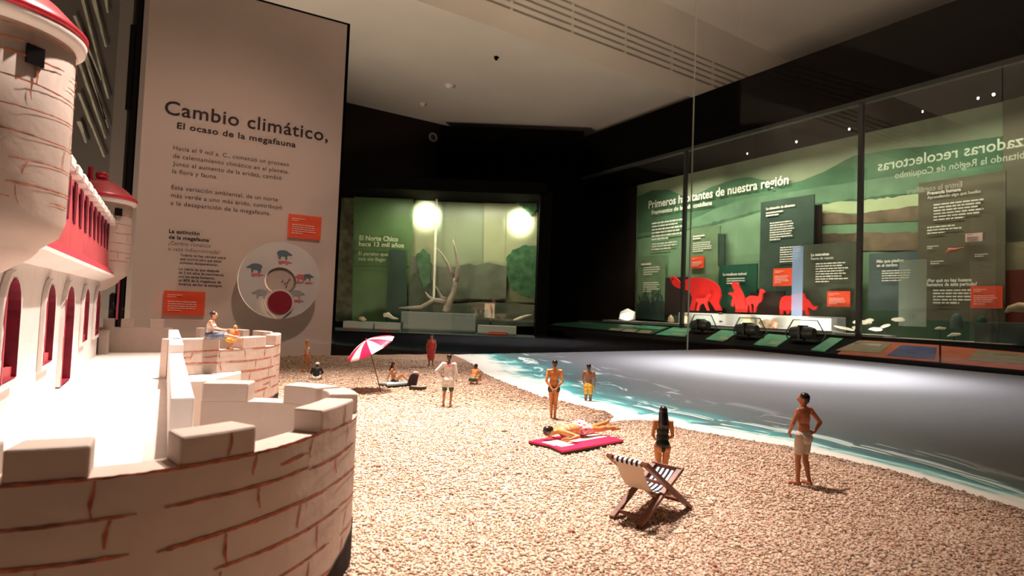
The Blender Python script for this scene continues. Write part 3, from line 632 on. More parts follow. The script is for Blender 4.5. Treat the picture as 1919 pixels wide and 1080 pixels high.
for nm, l, r in (('beam', [(834, 587), (838, 577), (843, 565), (850, 550), (853, 536), (852, 522)], [.3, .36, .30, .26, .24, .2]),
                 ('tine', [(852, 530), (857, 518), (858, 500), (856, 480), (852, 462), (849, 449)], [.22, .21, .17, .13, .08, .02]),
                 ('tine', [(848, 520), (844, 508), (838, 493), (829, 478), (819, 465)], [.2, .17, .13, .08, .02]),
                 ('tine', [(836, 562), (828, 558), (823, 548), (816, 536)], [.2, .15, .09, .03]),
                 ('tine', [(836, 566), (825, 563), (812, 562), (803, 556), (797, 547)], [.26, .2, .16, .1, .03]),
                 ('tine', [(812, 563), (800, 570), (788, 576), (768, 577), (747, 577)], [.2, .17, .16, .13, .03])):
    under(MB().tube(apts(l), r, 10).build(nm, antm, smooth=True), ant)
o = board('small pale card with a hanging bone piece, right of the antler', 908, 927, 569, 596, bonelt, DE+2.5, E, name='display_card', cat='card')
bp = MB().tube(apts([(919, 568), (921, 580), (922, 590), (918, 604)]), [.04, .1, .08, .02], 8).build('bone_hook', MATS['terracotta'], smooth=True); tag(bp, 'thin reddish bone hanging in front of the small pale card', 'bone')
mt = MB().box(E.P(*ex(919, 608, DE+2), DE+2), .2, .2, .5).build('mount', darkgrey); mt.parent = bp
kn = MB().tube(apts([(962, 600), (975, 596), (988, 592), (998, 590)]), [.04, .12, .1, .03], 8).build('long_bone', bonelt, smooth=True); tag(kn, 'pale long bone lying at the right end of the back showcase', 'bone')
area('back_showcase_lamp', (ex(800, 380)[0], DE+1.5, ztp-.3), (ex(800, 380)[0], DE+4.5, zb), 480, (1, .95, .75), 8, .6, 160)
area('back_showcase_lamp', (ex(930, 380)[0], DE+1.5, ztp-.3), (ex(930, 380)[0], DE+4.5, zb), 520, (1, .95, .75), 6, .6, 160)
for x, y in ((795, 395), (976, 408)):
    h, z = ex(x, y, DE+3.6); l = spot('scenery_spot', (h, DE+2.2, z+.4), (h, DE+5, z-.3), 4800, (1, .98, .86), 62, 1, .3)

# round fixture on the dark wall, small ceiling fittings
fx = empty('wall_fixture', tuple(B.P(*B.hit(811, 258, 53.7), 53.7)), 'round grey-rimmed fixture high on the dark wall', 'fixture')
Mx = (Matrix.Translation(fx.location) @ B.mat())
mb = MB(); mb.lathe([(.28, 0), (.46, 0), (.50, .12), (.44, .22), (.30, .2), (.28, 0)], (0, 0, 0), 28)
mb.v = [tuple(Mx @ Vector(v)) for v in mb.v]; under(mb.build('rim', mat('fixture_grey', (.30, .27, .24), .5, .4), smooth=True), fx)
mb = MB(); mb.lathe([(0, .05), (.28, .05), (.28, 0), (0, 0)], (0, 0, 0), 24); mb.v = [tuple(Mx @ Vector(v)) for v in mb.v]; under(mb.build('dark_centre', mat('fixture_brown', (.09, .05, .04), .5, .4)), fx)
def onceil(x, y): return onz(x, y, ZLOW)
for nm, x, y, r, label, m in (('ceiling_spot_opening', 930, 106, .18, 'small dark square opening in the lower ceiling', black), ('smoke_detector', 843, 160, .42, 'round white smoke detector in the middle of the ceiling', ceilm), ('smoke_detector', 793, 194, .30, 'smaller round detector close to the dark wall', ceilm)):
    p = onceil(x, y)
    o = MB().lathe([(0, 0), (r, 0), (r*.95, -.12), (r*.6, -.2), (r*.55, -.28), (0, -.3)], (0, 0, 0), 20 if m != black else 4).build(nm, m); o.location = (p.x, p.y, ZLOW); tag(o, label, 'ceiling fitting')

# ================================================================ the large text panel
DK = 24.0
sandp = mat('text_panel_print', (.60, .47, .41), .7, .2, .03, .3)
darkp = mat('dark_brown_print', (.035, .018, .02), .6, .2); midp = mat('brown_grey_print', (.14, .085, .075), .6, .2)
hL = K.hit(262, 300, DK)[0]; hR = K.hit(633, 400, DK)[0]; zT = K.hit(651, 47, DK)[1]
tp = empty('display_board', tuple(K.P((hL+hR)/2, -11, DK)), 'tall beige text panel about climate change, right of the grey wall', 'text panel')
def kb(name, h0, h1, z0, z1, d0, d1, m):
    o = MB().box(K.P((h0+h1)/2, (z0+z1)/2, (d0+d1)/2), h1-h0, z1-z0, d1-d0, K.mat().to_3x3()).build(name, m); return under(o, tp)
kb('board', hL, hR, -11, zT, DK, DK+.3, sandp)
kb('dark_edge', hR, hR+.12, -11, zT+.08, DK, DK+.35, black)
kb('dark_edge', hL, hR+.12, zT, zT+.08, DK, DK+.35, black)
def kt(s, x, y, x1, cp, m, bold=0.0, sp=1.0): return under(lettering(s, K, DK, (x, y), x1, cp, m, None, bold, sp), tp)
kt('Cambio climático,', 308, 213, 617, 26, darkp, .012, 1.06)
kt('El ocaso de la megafauna', 331.5, 240.5, 556, 11.5, darkp, .022, 1.08)
for i, (s, x1, y) in enumerate((('Hacia el 9 mil a. C., comenzó un proceso', 543, 280.5), ('de calentamiento climático en el planeta.', 543, 295.5), ('Junto al aumento de la aridez, cambió', 529, 310), ('la flora y fauna.', 408, 324.5))): kt(s, 324.5-i*.6, y, x1, 8, midp, .008, 1.06)
for i, (s, x1, y) in enumerate((('Esta variación ambiental, de un norte', 522, 354.5), ('más verde a uno más árido, contribuyó', 530, 369.5), ('a la desaparición de la megafauna.', 508, 384))): kt(s, 321-i*.8, y, x1, 8, midp, .008, 1.06)
kt('La extinción', 316.5, 436.5, 374, 7, darkp, .025, 1.05); kt('de la megafauna', 316, 447.5, 392, 7, darkp, .025, 1.05)
kt('¿Cambio climático', 315.5, 458.5, 395, 7, midp, -.006, 1.05); kt('o caza indiscriminada?', 315, 469.5, 412, 7, midp, -.006, 1.05)
for i, (s, x1) in enumerate((('Todavía no hay claridad sobre', 423), ('que ocurrió para que estos', 415), ('animales desaparecieran.', 409))): kt(s, 337.5-i*.4, 480+i*7.2, x1, 4.6, darkp, .01, 1.02)
for i, (s, x1) in enumerate((('Lo cierto es que después', 411), ('de 2 mil años de convivencia', 419), ('con los seres humanos,', 402), ('un 80% de la megafauna de', 414), ('América del Sur se extinguió.', 417))): kt(s, 335-i*.3, 506+i*7.1, x1, 4.6, darkp, .01, 1.02)
card('orange-red card at the upper right of the large text panel', 540.5, 602, 404, 447, DK-.18, 60, F=K)
card('orange-red card at the lower left of the large text panel', 306, 384, 546, 591, DK-.18, 62, F=K)
# the turning disc
dc = K.hit(524, 526, DK-.9); wc = (K.hit(601, 526, DK-.9)[0]-K.hit(448, 526, DK-.9)[0])/2
disc = empty('turning_disc', tuple(K.P(dc[0], dc[1], DK-.9)), 'large pale round disc with animal drawings mounted on the text panel', 'disc')
discm = mat('disc_pale', (.66, .59, .55), .6, .3, .03, 1); KM = Matrix.Translation(disc.location) @ K.mat()
circ = lambda r, cx=0, cy=0, n=40: [(cx+r*math.cos(2*PI*k/n), cy+r*math.sin(2*PI*k/n)) for k in range(n)]
def disc_part(name, outer, holes, z0, th, m, par=disc):
    o = MB().prism(outer, holes, th, KM @ Matrix.Translation((0, 0, z0))).build(name, m); return under(o, disc)
px = wc/77.0
disc_part('plate', circ(wc, n=64), [circ(wc*.39, 0, -wc*.05)], 0, .22, discm)
disc_part('hub', circ(wc*.345, wc*.01, wc*.01), [], -.35, .42, sandp)
disc_part('spindle', circ(wc*.3), [], -.9, .5, sandp)
tear = [(wc*.30*math.cos(a)-0, -wc*.57+wc*.30*math.sin(a)) for a in [math.radians(-60+i*300/30) for i in range(31)]]
tear = [(wc*.35*math.cos(math.radians(a)), -wc*.57+wc*.35*math.sin(math.radians(a))) for a in range(-60, 241, 10)]+[(-wc*.06, -wc*1.0), (wc*.06, -wc*1.0)]
disc_part('pointer', tear, [], .24, .12, mat('cream_plastic', (.72, .62, .52), .5, .3))
disc_part('red_window', circ(wc*.295, 0, -wc*.57), [], .37, .05, mat('deep_red_window', (.28, .012, .03), .35, .5))
silm = mat('slate_blue_print', (.13, .17, .20), .6, .2); rsm = mat('faded_red_print', (.62, .16, .17), .6, .2); pale_sil = mat('pale_animal_print', (.36, .33, .33), .6, .2)
beast = [(-11, -8), (-9, -3), (-12, 2), (-10, 6), (-4, 8), (4, 8), (8, 6), (12, 3), (16, 1), (13, -1), (9, 0), (7, -3), (7, -9), (4, -9), (3, -3), (-4, -3), (-5, -9), (-8, -9), (-7, -3)]
for (x, y, m1, s, fl) in ((3, 52, silm, 1.05, 1), (-47, 22, silm, 1.05, -1), (38, 8, rsm, .8, -1), (52, 10, silm, .75, 1), (-35, -28, pale_sil, 1.05, -1), (32, -26, pale_sil, 1.0, 1)):
    disc_part('animal_drawing', [((x+fl*a*s)*px, (y+b*s)*px) for a, b in beast], [], .225, .02, m1)
for (x, y, s) in ((5, 36, 1), (-44, 8, .9), (35, -2, .6), (54, -2, .6), (34, -40, .8)):
    disc_part('animal_drawing', [((x+a*s)*px, (y+b*s*.45)*px) for a, b in beast], [], .225, .02, rsm)
for i, (a, b) in enumerate(((4, -2), (9, -6), (14, -4), (12, -12), (17, 2))):
    disc_part('hand_mark', [((a+dx)*px, (b+dy)*px) for dx, dy in ((-1, -3), (1, -3), (2.2, 3), (.2, 3))], [], .08, .02, midp)
disc_part('mount_post', circ(wc*.12), [], -.9, .9, sandp)

# ================================================================ grey wall left of the panel
greyw = mat('grey_wall_paint', (.055, .046, .041), .7, .2, .1, .3)
wallbox('wall_left', E, -60, E.hit(290, 300, 32)[0], -11, ZLOW, 32, .4, greyw)
reed = mat('pale_reed_print', (.24, .23, .18), .7, .2, .3, 1.5)
wl = empty('reed_mural', tuple(E.P(E.hit(190, 150, 31.9)[0], 3, 31.9)), 'grey mural with pale slanting reed streaks behind the near turret', 'mural')
rr = random.Random(5)
def streak(x0, y0, x1, y1, wpx, m, d=31.8, name='reed_streak'):
    P = []
    n = 7
    L = [(x0+(x1-x0)*i/n, y0+(y1-y0)*i/n) for i in range(n+1)]
    for i, (x, y) in enumerate(L): P.append((x-wpx/2*(1-.5*i/n)+rr.uniform(-.6, .6), y))
    for i, (x, y) in reversed(list(enumerate(L))): P.append((x+wpx/2*(1-.5*i/n)+rr.uniform(-.6, .6), y))
    o = poly_on(name, E, d, P, m, .03); under(o, wl)
for a in ((155, 0, 203, 185, 6), (176, 0, 199, 88, 7), (199, 0, 202, 24, 6), (228, 0, 232, 20, 5), (157, 98, 199, 225, 6), (150, 120, 198, 260, 6), (148, 175, 196, 295, 6), (148, 228, 162, 268, 8), (150, 60, 203, 240, 4), (236, 0, 229, 65, 4), (140, 30, 190, 150, 5)): streak(*a, reed)
for x0, x1, y0, y1, d, m, nm in ((206, 232, -300, 640, 31.3, mat('pale_post', (.08, .066, .058), .6, .3), 'post'), (240, 249, -300, 640, 31.0, black, 'post'), (252, 268, -300, 640, 30.8, mat('grey_post', (.13, .10, .09), .6, .3), 'post'), (228, 238, 45, 205, 31.2, black, 'dark_slot'), (222, 232, 552, 600, 31.2, black, 'dark_slot'), (236, 240, 520, 600, 30.9, darkred, 'dark_slot')):
    h0 = E.hit(x0, 300, d)[0]; h1 = E.hit(x1, 300, d)[0]; z1 = min(ZLOW-.05, E.hit(x0, y0, d)[1]) if nm == 'post' else E.hit(x0, y0, d)[1]; z0 = E.hit(x0, y1, d)[1]
    if nm == 'post': z0 = -11
    o = MB().box(((h0+h1)/2, d+.1, (z0+z1)/2), h1-h0, .2, z1-z0).build(nm, m); under(o, wl)

# ================================================================ display table: sea and beach
p_bl = onz(548, 668); p_c = onz(1375, 653); p_r = onz(1919, 703)
dirb = (p_c-p_bl).normalized(); dirr = (p_r-p_c).normalized()
p_L = p_bl-dirb*16; p_R = p_c+dirr*26; p_F = Vector((p_R.x-24, p_R.y-16, 0))
tab = [p_L, p_c, p_R, Vector((p_R.x-8, -7, 0)), Vector((p_L.x+1, -7, 0))]
slab('display_table', [(p.x, p.y) for p in tab], -1.2, -.12, black, None)
tag(bpy.data.objects['display_table'], 'black display table under the beach and sea model', 'table')
shore_px = [(858, 667), (870, 672), (891, 684), (905, 697), (935, 710), (974, 725), (1016, 741), (1044, 747), (1099, 760), (1135, 768), (1150, 776), (1143, 782), (1124, 790), (1155, 786), (1197, 784), (1224, 786), (1258, 796), (1300, 804), (1360, 814), (1420, 825), (1475, 832), (1516, 844), (1564, 853), (1612, 864), (1668, 876), (1738, 896), (1830, 924), (1919, 950), (2020, 985)]
shore = [onz(x, y) for x, y in shore_px]
S0 = shore[0]+(shore[0]-shore[1])*2; ss = [S0]+shore+[Vector((4.3, 3.4, 0)), Vector((4.9, 2.2, 0)), Vector((6.5, -7, 0))]
SH = np.array([[p.x, p.y] for p in ss])
poly = np.vstack([SH, [[-30, -7], [-30, 30], [SH[0, 0]-.2, 30]]])
def inside(P):
    r = np.zeros(len(P), bool); x, y = P[:, 0], P[:, 1]; n = len(poly)
    for i in range(n):
        x0, y0 = poly[i]; x1, y1 = poly[(i+1) % n]
        if y0 == y1: continue
        c = ((y0 > y) != (y1 > y)) & (x < (x1-x0)*(y-y0)/(y1-y0)+x0); r ^= c
    return r
def dist(P):
    best = np.full(len(P), 1e9); sp = np.zeros(len(P)); acc = 0
    for i in range(len(SH)-1):
        a = SH[i]; b = SH[i+1]; d = b-a; L = np.hypot(*d); t = np.clip(((P-a)@d)/(L*L), 0, 1); q_ = a+t[:, None]*d
        dd = np.hypot(P[:, 0]-q_[:, 0], P[:, 1]-q_[:, 1]); m = dd < best; best[m] = dd[m]; sp[m] = (acc+t*L)[m]; acc += L
    return best, sp
def in_table(P):
    r = np.ones(len(P), bool)
    for i in range(len(tab)):
        a = np.array(tab[i][:2]); b = np.array(tab[(i+1) % len(tab)][:2]); d = b-a
        r &= (d[0]*(P[:, 1]-a[1])-d[1]*(P[:, 0]-a[0])) <= 0.001
    return r
def grid_mesh(name, x0, x1, y0, y1, st, zf, keep, m):
    xs = np.arange(x0, x1, st); ys = np.arange(y0, y1, st); X, Y = np.meshgrid(xs, ys); P = np.stack([X.ravel(), Y.ravel()], 1)
    z, extra = zf(P); ny, nx = X.shape; idx = np.arange(nx*ny).reshape(ny, nx)
    q4 = np.stack([idx[:-1, :-1], idx[:-1, 1:], idx[1:, 1:], idx[1:, :-1]], -1).reshape(-1, 4)
    q4 = q4[keep(P)[q4].all(1)]; used, invx = np.unique(q4, return_inverse=True); q4 = invx.reshape(-1, 4)
    me = bpy.data.meshes.new(name); me.vertices.add(len(used)); co = np.column_stack([P[used], z[used]]).astype(np.float32); me.vertices.foreach_set('co', co.ravel())
    me.loops.add(len(q4)*4); me.polygons.add(len(q4)); me.loops.foreach_set('vertex_index', q4.ravel().astype(np.int32))
    me.polygons.foreach_set('loop_start', np.arange(len(q4), dtype=np.int32)*4); me.polygons.foreach_set('loop_total', np.full(len(q4), 4, dtype=np.int32)); me.update(calc_edges=True)
    for k, a in extra.items():
        at = me.attributes.new(k, 'FLOAT', 'POINT'); at.data.foreach_set('value', a[used].astype(np.float32))
    me.polygons.foreach_set('use_smooth', [True]*len(q4)); me.materials.append(m)
    o = bpy.data.objects.new(name, me); COL.objects.link(o); return o
# sea print material
sm = bpy.data.materials.new('sea_print'); sm.use_nodes = True; nt = sm.node_tree; N = nt.nodes; L = nt.links; bs = N['Principled BSDF']
def nd(t, **k):
    n = N.new(t)
    for a, b in k.items(): setattr(n, a, b)
    return n
ad = nd('ShaderNodeAttribute', attribute_name='d'); asx = nd('ShaderNodeAttribute', attribute_name='s')
cmb = nd('ShaderNodeCombineXYZ'); ms = nd('ShaderNodeMath', operation='MULTIPLY'); ms.inputs[1].default_value = .8; L.new(asx.outputs['Fac'], ms.inputs[0])
md = nd('ShaderNodeMath', operation='MULTIPLY'); md.inputs[1].default_value = 3.6; L.new(ad.outputs['Fac'], md.inputs[0]); L.new(ms.outputs[0], cmb.inputs[0]); L.new(md.outputs[0], cmb.inputs[1])
nz = nd('ShaderNodeTexNoise'); nz.inputs['Scale'].default_value = 1.2; nz.inputs['Detail'].default_value = 8; nz.inputs['Roughness'].default_value = .62; nz.inputs['Distortion'].default_value = .5; L.new(cmb.outputs[0], nz.inputs['Vector'])
nf = nd('ShaderNodeMath', operation='MULTIPLY_ADD'); nf.inputs[1].default_value = .9; nf.inputs[2].default_value = -.45; L.new(nz.outputs['Fac'], nf.inputs[0])
dn = nd('ShaderNodeMath', operation='ADD'); L.new(ad.outputs['Fac'], dn.inputs[0]); L.new(nf.outputs[0], dn.inputs[1])
rp = nd('ShaderNodeValToRGB'); cr = rp.color_ramp
pts = [(0, (.86, .84, .78)), (.20, (.84, .85, .80)), (.27, (.40, .62, .60)), (.36, (.05, .34, .36)), (.48, (.06, .16, .18)), (.64, (.06, .105, .12)), (1, (.095, .10, .115))]
cr.elements[0].position, cr.elements[0].color = 0, (*pts[0][1], 1); cr.elements[1].position, cr.elements[1].color = 1, (*pts[-1][1], 1)
for p_, c_ in pts[1:-1]: e = cr.elements.new(p_); e.color = (*c_, 1)
L.new(dn.outputs[0], rp.inputs['Fac'])
# streaks of foam further out
nz2 = nd('ShaderNodeTexNoise'); nz2.inputs['Scale'].default_value = 1.0; nz2.inputs['Detail'].default_value = 7; nz2.inputs['Roughness'].default_value = .6; nz2.inputs['Distortion'].default_value = 1.2
mp = nd('ShaderNodeVectorMath', operation='MULTIPLY'); mp.inputs[1].default_value = (.75, 1.5, 1); L.new(cmb.outputs[0], mp.inputs[0]); L.new(mp.outputs[0], nz2.inputs['Vector'])
r2 = nd('ShaderNodeMapRange'); r2.inputs['From Min'].default_value = .565; r2.inputs['From Max'].default_value = .62; L.new(nz2.outputs['Fac'], r2.inputs['Value'])
fall = nd('ShaderNodeMapRange'); fall.inputs['From Min'].default_value = 1.15; fall.inputs['From Max'].default_value = .45; L.new(ad.outputs['Fac'], fall.inputs['Value'])
mk = nd('ShaderNodeMath', operation='MULTIPLY'); L.new(r2.outputs[0], mk.inputs[0]); L.new(fall.outputs[0], mk.inputs[1])
mx = nd('ShaderNodeMixRGB'); L.new(mk.outputs[0], mx.inputs['Fac']); L.new(rp.outputs['Color'], mx.inputs['Color1']); mx.inputs['Color2'].default_value = (.62, .78, .76, 1)
L.new(mx.outputs['Color'], bs.inputs['Base Color']); bs.inputs['Roughness'].default_value = .42; bs.inputs['Specular IOR Level'].default_value = .5
nw = nd('ShaderNodeTexNoise'); nw.inputs['Scale'].default_value = 9; nw.inputs['Detail'].default_value = 4; tc = nd('ShaderNodeTexCoord'); mpp = nd('ShaderNodeMapping'); mpp.inputs['Rotation'].default_value = (0, 0, .55); mpp.inputs['Scale'].default_value = (.35, 2, 1)
L.new(tc.outputs['Object'], mpp.inputs['Vector']); L.new(mpp.outputs[0], nw.inputs['Vector']); bp_ = nd('ShaderNodeBump'); bp_.inputs['Strength'].default_value = .12; bp_.inputs['Distance'].default_value = .02
L.new(nw.outputs['Fac'], bp_.inputs['Height']); L.new(bp_.outputs[0], bs.inputs['Normal'])
def wfun(P):   # width of the breaker zone
    Y = P[:, 1]; return np.interp(Y, [3, 4.5, 5.8, 7, 9, 11, 14, 18], [1.0, 1.0, 1.1, 1.6, 2.3, 2.9, 3.2, 3.2])
def sea_z(P):
    d, s = dist(P); ins = inside(P); d = np.where(ins, 0, d); return np.full(len(P), -.03), {'d': d/wfun(P), 's': s}
sea = grid_mesh('sea', -6, 24, -6.9, 29, .09, sea_z, in_table, sm)
tag(sea, kind='structure')
# sand
sandm = bpy.data.materials.new('coarse_sand'); sandm.use_nodes = True; nt = sandm.node_tree; N = nt.nodes; L = nt.links; bs = N['Principled BSDF']; bs.inputs['Roughness'].default_value = .9; bs.inputs['Specular IOR Level'].default_value = .15
tc = nd('ShaderNodeTexCoord'); vo = nd('ShaderNodeTexVoronoi'); vo.inputs['Scale'].default_value = 26; L.new(tc.outputs['Object'], vo.inputs['Vector'])
rp = nd('ShaderNodeValToRGB'); rp.color_ramp.elements[0].color = (.36, .235, .16, 1); rp.color_ramp.elements[1].color = (.66, .50, .37, 1); rp.color_ramp.elements[1].position = .8
L.new(vo.outputs['Color'], rp.inputs['Fac']); 
nl = nd('ShaderNodeTexNoise'); nl.inputs['Scale'].default_value = 1.1; nl.inputs['Detail'].default_value = 3; L.new(tc.outputs['Object'], nl.inputs['Vector'])
mxs = nd('ShaderNodeMixRGB', blend_type='MULTIPLY'); mrs = nd('ShaderNodeMapRange'); mrs.inputs['To Min'].default_value = .82; mrs.inputs['To Max'].default_value = 1.08; L.new(nl.outputs['Fac'], mrs.inputs['Value'])
mxs.inputs['Fac'].default_value = 1; L.new(rp.outputs['Color'], mxs.inputs['Color1']); L.new(mrs.outputs[0], mxs.inputs['Color2'])
# damp darker strip by the water (attribute w = distance from the shoreline)
aw = nd('ShaderNodeAttribute', attribute_name='w'); mw = nd('ShaderNodeMapRange'); mw.inputs['From Min'].default_value = .0; mw.inputs['From Max'].default_value = 1.0; L.new(aw.outputs['Fac'], mw.inputs['Value'])
mx3 = nd('ShaderNodeMixRGB'); L.new(mw.outputs[0], mx3.inputs['Fac']); mx3.inputs['Color1'].default_value = (.36, .19, .115, 1); L.new(mxs.outputs['Color'], mx3.inputs['Color2'])
L.new(mx3.outputs['Color'], bs.inputs['Base Color'])
bpn = nd('ShaderNodeBump'); bpn.inputs['Strength'].default_value = .9; bpn.inputs['Distance'].default_value = .02; L.new(vo.outputs['Distance'], bpn.inputs['Height']); bpn.invert = True; L.new(bpn.outputs[0], bs.inputs['Normal'])
def gz(P):
    x, y = P[:, 0], P[:, 1]
    return .007*np.sin(x*2.3+1)*np.cos(y*1.7)+.005*np.sin(x*5.1+y*3.3)
def sand_z(P):
    d, s = dist(P); ins = inside(P); sd = np.where(ins, d, -d)
    z = gz(P)*np.clip(sd*4, 0, 1)+np.interp(sd, [-.3, 0, .12, .5], [-.1, -.028, -.012, 0]); 
    wet = np.clip((sd+.0)/np.interp(P[:, 1], [3, 6, 9, 14], [.35, .4, .9, 1.4]), 0, 1)
    return z, {'w': wet}
sand = grid_mesh('sand', -16, 7, -6.9, 22, .055, sand_z, lambda P: in_table(P) & (inside(P) | (dist(P)[0] < .15)), sandm)
tag(sand, 'coarse pinkish beige beach sand of the model', 'sand', kind='stuff')
# grains
def grains():
    pts = []
    for (x0, x1, y0, y1, n, s0, s1) in ((-1.2, 4.6, 1.6, 4.2, 90000, .008, .018), (-3.2, 4.6, 4.2, 8, 88000, .009, .021), (-6, 3.0, 8, 15, 26000, .014, .030)):
        P = np.column_stack([rng.uniform(x0, x1, n), rng.uniform(y0, y1, n)]); k = inside(P) & in_table(P) & (np.abs(P[:, 0]) < P[:, 1]*.95+.3); P = P[k]
        sz = rng.uniform(s0, s1, len(P))*np.where(rng.random(len(P)) < .03, 1.7, 1); pts.append(np.column_stack([P, sz]))
    A = np.vstack(pts); n = len(A); base = np.array([[1, 0, 0], [-1, 0, 0], [0, 1, 0], [0, -1, 0], [0, 0, 1], [0, 0, -.6]]); 
    F = np.array([[0, 2, 4], [2, 1, 4], [1, 3, 4], [3, 0, 4], [2, 0, 5], [1, 2, 5], [3, 1, 5], [0, 3, 5]])
    a = rng.uniform(0, 6.28, n); c, s = np.cos(a), np.sin(a); V = base[None]*rng.uniform(.6, 1.3, (n, 6, 1)); V = V*np.array([1, .8, .62])
    X = V[..., 0]*c[:, None]-V[..., 1]*s[:, None]; Y = V[..., 0]*s[:, None]+V[..., 1]*c[:, None]; sz = A[:, 2][:, None]
    z, ex_ = sand_z(A[:, :2])
    co = np.stack([X*sz+A[:, 0:1], Y*sz+A[:, 1:2], V[..., 2]*sz+z[:, None]+sz*.12], -1).reshape(-1, 3).astype(np.float32)
    f = (F[None]+(np.arange(n)*6)[:, None, None]).reshape(-1, 3).astype(np.int32)
    me = bpy.data.meshes.new('sand_grains'); me.vertices.add(len(co)); me.vertices.foreach_set('co', co.ravel()); me.loops.add(len(f)*3); me.polygons.add(len(f))
    me.loops.foreach_set('vertex_index', f.ravel()); me.polygons.foreach_set('loop_start', np.arange(len(f), dtype=np.int32)*3); me.polygons.foreach_set('loop_total', np.full(len(f), 3, dtype=np.int32)); me.update(calc_edges=True)
    pal = np.array([[.62, .46, .34], [.70, .56, .44], [.52, .36, .26], [.78, .68, .58], [.40, .22, .15], [.66, .44, .36], [.26, .14, .10]]); pr = [.27, .24, .19, .08, .09, .1, .03]
    ci = rng.choice(7, n, p=pr); colr = pal[ci]*rng.uniform(.85, 1.12, (n, 1)); wet = ex_['w'][:, None]; colr = colr*(.55+.45*wet)
    at = me.attributes.new('gcol', 'FLOAT_COLOR', 'POINT'); full = np.ones((n, 6, 4), dtype=np.float32); full[..., :3] = colr[:, None]; at.data.foreach_set('color', full.ravel())
    m = mat('grain_stone', (.6, .45, .35), .85, .2); nt = m.node_tree; n_ = nt.nodes.new('ShaderNodeAttribute'); n_.attribute_name = 'gcol'; nt.links.new(n_.outputs['Color'], nt.nodes['Principled BSDF'].inputs['Base Color'])
    me.materials.append(m); o = bpy.data.objects.new('sand_grains', me); COL.objects.link(o); o.parent = sand; tag(o, kind='stuff'); return o
grains()
# glass of the model's own case with its upright joint
joint = onz(1290, 655.5)
gcase = empty('model_glass_case', (p_c.x, p_c.y, -.1), 'clear glass case round the beach model with a thin upright joint', 'glass case')
gm = glass('case_glass', (.985, .995, .985), .012)
ZG = 26
def gpane(a, b, name='pane'):
    d = (b-a).normalized(); c = (a+b)/2; M3 = Matrix((d, Vector((-d.y, d.x, 0)), Vector((0, 0, 1)))).transposed()
    return under(MB().box((c.x, c.y, ZG/2-.1), (b-a).length-.03, .03, ZG, M3).build(name, gm), gcase)
off = Vector((-dirb.y, dirb.x, 0))*.05
gpane(p_L+off, joint+off); gpane(joint+off, p_c+off)
offr = Vector((-dirr.y, dirr.x, 0))*.05
gpane(p_c+offr, p_R+offr)
under(MB().box((joint.x+off.x, joint.y+off.y, ZG/2-.1), .05, .05, ZG, None).build('upright_joint', mat('joint_green', (.20, .19, .15), .3, .5)), gcase)

# ================================================================ castle
castle = empty('model_castle', tuple(C(5, -1, 0)), 'white and red model castle with turrets and curved bastions beside the beach', 'castle')
def cpart(mb, name, m, par=castle, smooth=False, bevel=0):
    o = mb.build(name, m, None, smooth=smooth, bevel=bevel)
    if par is castle: return under(o, castle)
    o.parent = par; return o      # par sits at the castle origin frame already
def smoothpath(pts, n=14):
    P = [Vector(p) for p in pts]; out = []
    for i in range(len(P)-1):
        p0 = P[max(i-1, 0)]; p1 = P[i]; p2 = P[i+1]; p3 = P[min(i+2, len(P)-1)]
        for k in range(n):
            t = k/n; out.append(0.5*((2*p1)+(p2-p0)*t+(2*p0-5*p1+4*p2-p3)*t*t+(3*p1-p0-3*p2+p3)*t**3))
    out.append(P[-1]); return out
def arclen(P):
    s = [0]
    for a, b in zip(P, P[1:]): s.append(s[-1]+(b-a).length)
    return s
def at(P, S, s):
    s = max(0, min(S[-1]-1e-6, s))
    i = max(0, next((k for k in range(len(S)-1) if S[k+1] > s), len(S)-2)); t = (s-S[i])/(S[i+1]-S[i]); p = P[i].lerp(P[i+1], t)
    d = (P[min(i+1, len(P)-1)]-P[i]).normalized(); j = max(0, i-1); d = ((P[i+1]-P[j])).normalized(); return p, Vector((d.y, -d.x))   # outward = right of travel
def wallseg(P, S, s0, s1, z0, z1, t, n=None):
    n = n or max(1, int((s1-s0)/.06)); mb = MB(); vs = []
    for i in range(n+1):
        p, o_ = at(P, S, s0+(s1-s0)*i/n); q_ = p-o_*t
        vs += [(p.x, p.y, z0), (p.x, p.y, z1), (q_.x, q_.y, z1), (q_.x, q_.y, z0)]
    fs = [(0, 1, 2, 3), tuple(n*4+k for k in (3, 2, 1, 0))]
    for i in range(n):
        a = i*4; b = a+4
        for k in range(4): fs.append((a+k, b+k, b+(k+1) % 4, a+(k+1) % 4))
    return mb.add(vs, fs)
def ribbon(mb, P, S, s0, s1, za, zb_, wd, seed, off=.004):
    """hand painted stroke lying on the outer face of a wall path"""
    rr = random.Random(seed); n = max(4, int(max(abs(s1-s0), abs(zb_-za))/.022)); vs = []
    vert = abs(s1-s0) < abs(zb_-za); ph = rr.uniform(0, 9)
    for i in range(n+1):
        t = i/n; s = s0+(s1-s0)*t; z = za+(zb_-za)*t; wob = .004*math.sin(ph+t*5)+rr.uniform(-.0015, .0015); w_ = wd*rr.uniform(.6, 1.1)*(1 if 1 < i < n-1 else .55)
        if vert:
            for e in (-1, 1):
                p, o_ = at(P, S, s+wob+e*w_/2); p = p+o_*off; vs.append((p.x, p.y, z))
        else:
            p, o_ = at(P, S, s); p = p+o_*off; z += wob
            for e in (-1, 1): vs.append((p.x, p.y, z+e*w_/2))
    mb.add(vs, [(2*i, 2*i+1, 2*i+3, 2*i+2) for i in range(n)])
